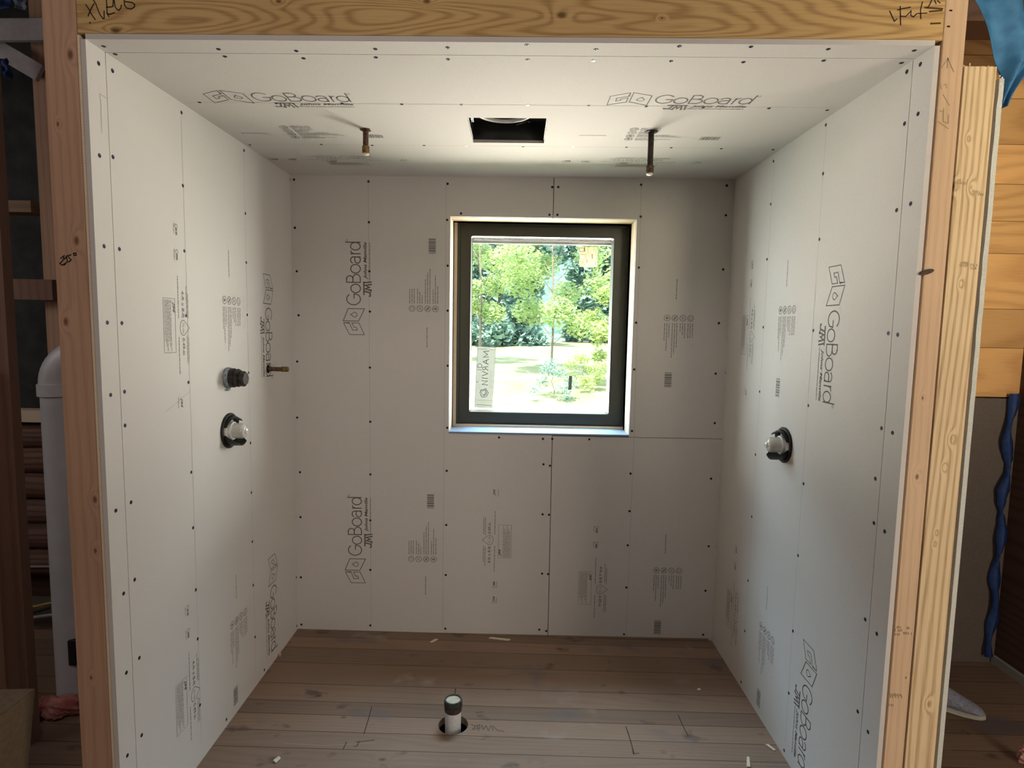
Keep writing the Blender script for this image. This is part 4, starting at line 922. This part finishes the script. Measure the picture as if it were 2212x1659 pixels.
box('black_strap', pc.x + .030, pc.x + .060, pc.y - rp - .001, pc.y - rp + .022, zat(160, 1437, .71), zat(160, 1385, .71), M['black_plastic'], vp)
# cables on the log wall
for (ys_, r_, mat, lab) in (((1305, 1310, 1300), .010, 'cable_yellow', 'thin yellow cable along the foot of the log wall'), ((1322, 1322, 1308), .013, 'cable_black', 'black cable along the foot of the log wall, under the yellow one'), ((1336, 1333, 1327), .012, 'cable_grey', 'grey cable lowest at the foot of the log wall'), ((1226, 1224, 1224), .007, 'cable_grey', 'thin grey conduit across the log wall, above the cables')):
    b = bmesh.new(); xs_ = [(-60, ys_[0]), (20, ys_[0]), (75, ys_[1]), (120, ys_[2]), (180, ys_[2] - 3)]
    tube(b, [at(*q_, 1.22 if ys_[0] > 1250 else 1.285) for q_ in xs_], r_ * .6, 8); tag(obj('cable', b, M[mat], None, True), lab, 'cable')
# rag: crumpled cloth
def lump(name, c, s, mat, label, cat, seed, sub=4, amp=.25):
    b = bmesh.new(); bmesh.ops.create_icosphere(b, subdivisions=sub, radius=1); rr = random.Random(seed); ph = [rr.uniform(0, 6) for _ in range(9)]
    for v in b.verts:
        p = v.co; f = 1 + amp * (math.sin(p.x * 5 + ph[0] + p.y * 3) * .5 + math.sin(p.y * 8 + ph[1] + p.z * 4) * .35 + math.sin(p.z * 13 + ph[2] + p.x * 9) * .25 + math.sin(p.x * 21 + p.y * 17 + ph[3]) * .14)
        v.co = Vector((p.x * s[0] * f, p.y * s[1] * f, max(p.z, -.75) * s[2] * f))
    zmin = min(v.co.z for v in b.verts)
    for v in b.verts: v.co += Vector((c[0], c[1], c[2] - zmin))
    return tag(obj(name, b, mat, None, True), label, cat)
rg = hit('F', 128, 1545); lump('rag', (rg.x, rg.y, zf(rg.x, rg.y)), (.085, .045, .038), M['rag'], 'crumpled red rag on the floor beside the vent pipe', 'rag', 5)
rg2 = hit('F', 84, 1560); lump('paper_scrap', (rg2.x - .035, rg2.y, zf(rg2.x, rg2.y)), (.03, .03, .02), M['chip'], 'small cream paper scrap on the floor, left of the red rag', 'paper scrap', 9, 3)
# cardboard box
bxp = hit('F', 62, 1640); c1 = at(66, 1495, .12)
cb = empty('cardboard_box', (-.95, .05, zf(-1, 0)), 'plain cardboard box on the floor in the bottom left corner', 'box')
xq = c1.x
hexa('carton', [(xq - .45, .12 - .30, zf(-1, 0)), (xq - .06, .12 - .22, zf(-1, 0)), (xq - .06, .12 + .02, zf(-1, 0)), (xq - .45, .12 - .04, zf(-1, 0)), (xq - .45, .12 - .30, c1.z + .015), (xq - .0, .12 - .22, c1.z - .0), (xq, .12 + .02, c1.z), (xq - .45, .12 - .04, c1.z + .015)], M['cardboard'], cb, .003)

# --- right side
yp = 1.20
xk = 3.35
b = bmesh.new(); bm_box(b, 2.245, xk + .02, yp, yp + .03, P(2180, 858, yp)[2], 3.28)
o = obj('wall_plank', b, M['w_planks']); tag(o, 'honey coloured pine plank wall seen past the right edge', 'wall', None, 'structure')
o = box('wall_lower_panel', 2.245, xk + .02, yp - .004, yp + .03, -.03, P(2180, 859, yp)[2] - .004, M['drywall']); tag(o, 'flat dark brown panel below the pine planks', 'wall panel', None, 'structure')
o = box('wall_hall_side', xk, xk + .1, -4.2, yp + .2, -.05, 1.9, M['w_dark_h']); tag(o, 'dark board side wall at the far right edge', 'wall', None, 'structure')
o = box('baseboard_hall', xk - .018, xk - .001, -1.0, yp - .01, -.028, .012, M['cable_grey']); tag(o, 'grey metal strip along the foot of the dark side wall', 'baseboard', None, 'structure')
# wavy blue tape at the corner
b = bmesh.new(); rr = random.Random(12); prev = None
for k in range(61):
    f = k / 60; py = 850 + (1418 - 850) * f; pxc = 2188 - 52 * f
    w_ = 9 + 4 * math.sin(f * 38) + rr.uniform(-1.5, 1.5); off = 4 * math.sin(f * 24 + 1)
    Y = 1.180 + .006 * math.sin(f * 30)
    a, c = at(pxc - w_ + off, py, Y), at(pxc + w_ + off, py, Y); cur = [b.verts.new(a), b.verts.new((a + c) / 2 + Vector((0, -.012, 0))), b.verts.new(c)]
    if prev: b.faces.new((prev[0], prev[1], cur[1], cur[0])); b.faces.new((prev[1], prev[2], cur[2], cur[1]))
    prev = cur
o = obj('tape_strip', b, M['tape'], None, True); sm_ = o.modifiers.new('thickness', 'SOLIDIFY'); sm_.thickness = .002; tag(o, 'crinkled blue tape strip running down the corner right of the studs', 'tape')
# blue tarp, folded, hanging at the top right
b = bmesh.new()
outline = [(2086, -40), (2100, 20), (2122, 64), (2150, 108), (2173, 140), (2166, 185), (2160, 237), (2182, 205), (2212, 160), (2260, 90), (2270, 60), (2212, 25), (2185, -40)]
rows = [((1960,-1500),(2150,-1500)), ((2030,-900),(2170,-900)), ((2070,-400),(2180,-400)), ((2084,-160),(2186,-160)), ((2086,-40),(2190,-40)), ((2096,0),(2203,8)), ((2112,40),(2222,34)), ((2136,85),(2250,62)), ((2160,122),(2262,84)), ((2170,150),(2240,120)), ((2167,185),(2205,170)), ((2162,212),(2184,202)), ((2160,238),(2163,234))]
prev = None; YT = .42
for i, (a, c) in enumerate(rows):
    cur = []
    for j in range(9):
        f = j / 8; px = a[0] + (c[0] - a[0]) * f; py = a[1] + (c[1] - a[1]) * f; v = at(px, py, YT)
        v.y += .02 * math.sin(f * 8 + i * .9) + .012 * math.sin(i * 1.7 + f * 3); cur.append(b.verts.new(v))
    if prev:
        for j in range(8): b.faces.new((prev[j], prev[j + 1], cur[j + 1], cur[j]))
    prev = cur
o = obj('blue_tarp', b, M['tarp'], None, True); o.modifiers.new('smooth', 'SUBSURF').render_levels = 2; sm_ = o.modifiers.new('thickness', 'SOLIDIFY'); sm_.thickness = .0015
tag(o, 'bright blue tarp hanging in a point at the top right', 'tarp')
o = box('ceiling_beam', 2.235, 4.4, .72, .86, 2.62, 3.28, M['w_dark_h']); tag(o, 'dark ceiling timber behind the blue tarp', 'beam')
# sneaker: toe points right and toward the camera
sh = empty('sneaker', (2.84, .86, zf(2.84, .86)), 'grey knit sneaker with pale sole, toe showing past the right edge panel', 'shoe')
tip = Vector((2.972, .765)); dirv = Vector((.86, -.51)).normalized(); side = Vector((-dirv.y, dirv.x)); L = .28
def sole_w(t): return .040 * math.sin(math.pi * min(1, (t + .03) * 1.0) ** .8) ** .45 + .006 if t < 1 else .004
secs = [(0, .012, .030), (.04, .030, .040), (.12, .041, .052), (.25, .046, .066), (.40, .043, .088), (.55, .038, .105), (.75, .036, .110), (.92, .034, .108), (1, .022, .095)]
def shoe_mesh(zlo, ztop, grow, cap):
    b = bmesh.new(); prev = None
    for t, w, h in secs:
        c = tip - dirv * (t * L - (grow if t == 0 else -grow if t == 1 else 0)); w2 = w + grow
        top = ztop(h); cur = []
        for k in range(16):
            a = 2 * math.pi * k / 16; ca, sa = math.cos(a), math.sin(a)
            zz = zlo + (top - zlo) * (.5 + .5 * sa); ww = w2 * ca * (1 if sa < .3 or cap else (1 - .35 * (sa - .3)))
            s2_ = math.copysign(abs(ca) ** .6, ca) * w2 if cap else ww
            cur.append(b.verts.new((c.x + side.x * s2_, c.y + side.y * s2_, zf(2.9, .8) + zz)))
        if prev:
            for k in range(16): b.faces.new((prev[k], prev[(k + 1) % 16], cur[(k + 1) % 16], cur[k]))
        else: b.faces.new(cur[::-1])
        prev = cur
    b.faces.new(prev); bmesh.ops.recalc_face_normals(b, faces=b.faces[:]); return b
o = obj('upper', shoe_mesh(.012, lambda h: h, 0, False), M['shoe'], sh, True); o.modifiers.new('s', 'SUBSURF').render_levels = 2
o = obj('sole', shoe_mesh(.0, lambda h: .022, .004, True), M['shoe_sole'], sh, True)
pk = at(2208, 1640, .35); zz = zf(pk.x, .2)
pk = hit('F', 2206, 1652)
lump('pink_scrap', (pk.x + .012, pk.y, zf(pk.x, pk.y)), (.022, .022, .035), M['pink'], 'crumpled pink and white scrap in the bottom right corner', 'scrap', 21, 4, .35)

# ------------------------------------------------------------------ outdoors
def zg(x, y): return -.55 + 1.25 * (1 - math.exp(-max(0, y - 1.6) / 7.0)) + .05 * math.sin(x * .9 + y * .5)
b = bmesh.new(); gx = [-30 + 62 * i / 60 for i in range(61)]; gy = [1.56 + (60 - 1.56) * (j / 60) ** 2 for j in range(61)]
gv = [[b.verts.new((x, y, zg(x, y))) for y in gy] for x in gx]
for i in range(60):
    for j in range(60): b.faces.new((gv[i][j], gv[i + 1][j], gv[i + 1][j + 1], gv[i][j + 1]))
gm_ = speckle('sunny_grass', (.19, .22, .10), (.29, .30, .17), 1.6, .95, big=(.9, (.40, .34, .25)))
o = obj('ground', b, gm_, None, True); tag(o, 'bright sunny yard beyond the window, grass and pale earth', 'ground', None, 'structure')
def leafmat(name, c1, c2, tl=.35):
    m, n, l, p = nodes(name, .6, c1, 0, .2)
    tc = n.new('ShaderNodeTexCoord'); no = n.new('ShaderNodeTexNoise'); no.inputs['Scale'].default_value = 3.0; l.new(tc.outputs['Object'], no.inputs['Vector'])
    cr = n.new('ShaderNodeValToRGB'); cr.color_ramp.elements[0].position = .4; cr.color_ramp.elements[1].position = .6; cr.color_ramp.elements[0].color = (*c1, 1); cr.color_ramp.elements[1].color = (*c2, 1)
    l.new(no.outputs['Fac'], cr.inputs['Fac']); l.new(cr.outputs[0], p.inputs['Base Color'])
    t_ = n.new('ShaderNodeBsdfTranslucent'); l.new(cr.outputs[0], t_.inputs[0]); mx = n.new('ShaderNodeMixShader'); mx.inputs[0].default_value = tl
    l.new(p.outputs[0], mx.inputs[1]); l.new(t_.outputs[0], mx.inputs[2]); l.new(mx.outputs[0], n['Material Output'].inputs[0]); return m
M['leaf'] = leafmat('sunlit_leaves', (.36, .48, .20), (.50, .60, .30), .5)
M['leaf2'] = leafmat('yellow_green_leaves', (.36, .46, .16), (.48, .56, .24), .5)
M['leaf_far'] = leafmat('hazy_blue_green_leaves', (.19, .30, .26), (.27, .41, .34), .25)  # pale blue-green leaf colour stands in for distance haze
M['bark'] = speckle('grey_bark', (.16, .13, .10), (.26, .22, .18), 30, .9)
def leaves(n, clumps, size, seed):
    rr = random.Random(seed); V, Fc = [], []
    wts = [c[3] ** 2 for c in clumps]
    for _ in range(n):
        cx, cy, cz, r = rr.choices(clumps, wts)[0]
        d = Vector((rr.gauss(0, 1), rr.gauss(0, 1), rr.gauss(0, 1))); d = d.normalized() * r * rr.random() ** .45
        p = Vector((cx + d.x, cy + d.y, cz + d.z * .8)); s = size * rr.uniform(.6, 1.25)
        a = Vector((rr.gauss(0, 1), rr.gauss(0, 1), rr.gauss(0, .5))).normalized(); c = a.cross(Vector((rr.gauss(0, .6), rr.gauss(0, .6), 1))).normalized() * .55
        k = len(V); nrm = a.cross(c) * .15 * s
        V += [tuple(p - a * s * .5), tuple(p + c * s * .5 + nrm), tuple(p + a * s * .5), tuple(p - c * s * .5 + nrm)]; Fc.append((k, k + 1, k + 2, k + 3))
    me = bpy.data.meshes.new('leaves'); me.from_pydata(V, [], Fc); me.update(); return me
def tree(name, label, base, h, crown, n, size, mat, seed, group=None, trunk_r=.05, spread=None, cat='tree'):
    rr = random.Random(seed); x, y = base; z = zg(x, y)
    t_ = empty(name, (x, y, z), label, cat, group)
    lo, hi, rad = crown; cl_ = []; b = bmesh.new()
    tube(b, [(x, y, z - .05), (x + .03, y, z + h * .3), (x - .03, y + .02, z + h * .62), (x + .02, y, z + h * .95)], [trunk_r, trunk_r * .8, trunk_r * .5, trunk_r * .15], 8)
    nb = 16 if spread is None else spread
    for k in range(nb):
        f = (k + .5) / nb; zc_ = z + lo + (hi - lo) * f; a = k * 2.4 + rr.uniform(-.4, .4)
        rr_ = rad * (math.sin(math.pi * min(1, f * .85 + .15)) ** .7) * rr.uniform(.55, 1)
        e_ = (x + rr_ * math.cos(a), y + rr_ * math.sin(a), zc_ + rr.uniform(-.1, .2))
        tube(b, [(x, y, z + lo * .6 + (hi - lo) * f * .8), ((x + e_[0]) / 2, (y + e_[1]) / 2, (zc_ + z + lo * .6 + (hi - lo) * f * .8) / 2 + .1), e_], [trunk_r * .35, trunk_r * .22, trunk_r * .08], 5)
        cl_.append((*e_, rad * rr.uniform(.28, .45)))
    obj('trunk', b, M['bark'], t_, True)
    obj('crown', leaves(n, cl_, size, seed + 1), mat, t_)
tree('young_tree', 'young leafy tree in the middle of the window view, thin trunk in the grass', (1.85, 12.0), 4.4, (.95, 4.3, 1.25), 9000, .115, M['leaf'], 21, None, .03)
tree('young_tree', 'leafy tree whose branches fill the left edge of the window view', (.10, 14.0), 5.2, (1.2, 5.2, .95), 6000, .12, M['leaf'], 31, None, .04)
tree('young_tree', 'bright leafy sapling at the right edge of the window view', (3.02, 10.2), 2.6, (.35, 2.1, .60), 2200, .11, M['leaf2'], 41, None, .02)
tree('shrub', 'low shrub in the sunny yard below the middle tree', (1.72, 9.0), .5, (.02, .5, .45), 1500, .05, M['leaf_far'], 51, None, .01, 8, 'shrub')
tree('shrub', 'pale low shrub at the lower right of the yard', (2.35, 9.8), .5, (.05, .6, .45), 1300, .06, M['leaf2'], 61, None, .01, 8, 'shrub')
b = bmesh.new(); hx = [-40 + 90 * i / 40 for i in range(41)]; hy = [38 + 30 * j / 16 for j in range(17)]; rr = random.Random(77)
hv = [[b.verts.new((x, y, zg(x, 30) - .5 + (y - 38) * .75 + rr.uniform(-.7, .7))) for y in hy] for x in hx]
for i in range(40):
    for j in range(16): b.faces.new((hv[i][j], hv[i + 1][j], hv[i + 1][j + 1], hv[i][j + 1]))
o = obj('forested_hill', b, speckle('distant_forest', (.05, .10, .085), (.13, .22, .17), 1.4, .95, bump=.8), None); tag(o, 'dim wooded hillside rising behind the forest trees', 'hill', None, 'structure')
labs = ['at the far left', 'behind the left branches', 'right of the middle tree', 'at the far right']
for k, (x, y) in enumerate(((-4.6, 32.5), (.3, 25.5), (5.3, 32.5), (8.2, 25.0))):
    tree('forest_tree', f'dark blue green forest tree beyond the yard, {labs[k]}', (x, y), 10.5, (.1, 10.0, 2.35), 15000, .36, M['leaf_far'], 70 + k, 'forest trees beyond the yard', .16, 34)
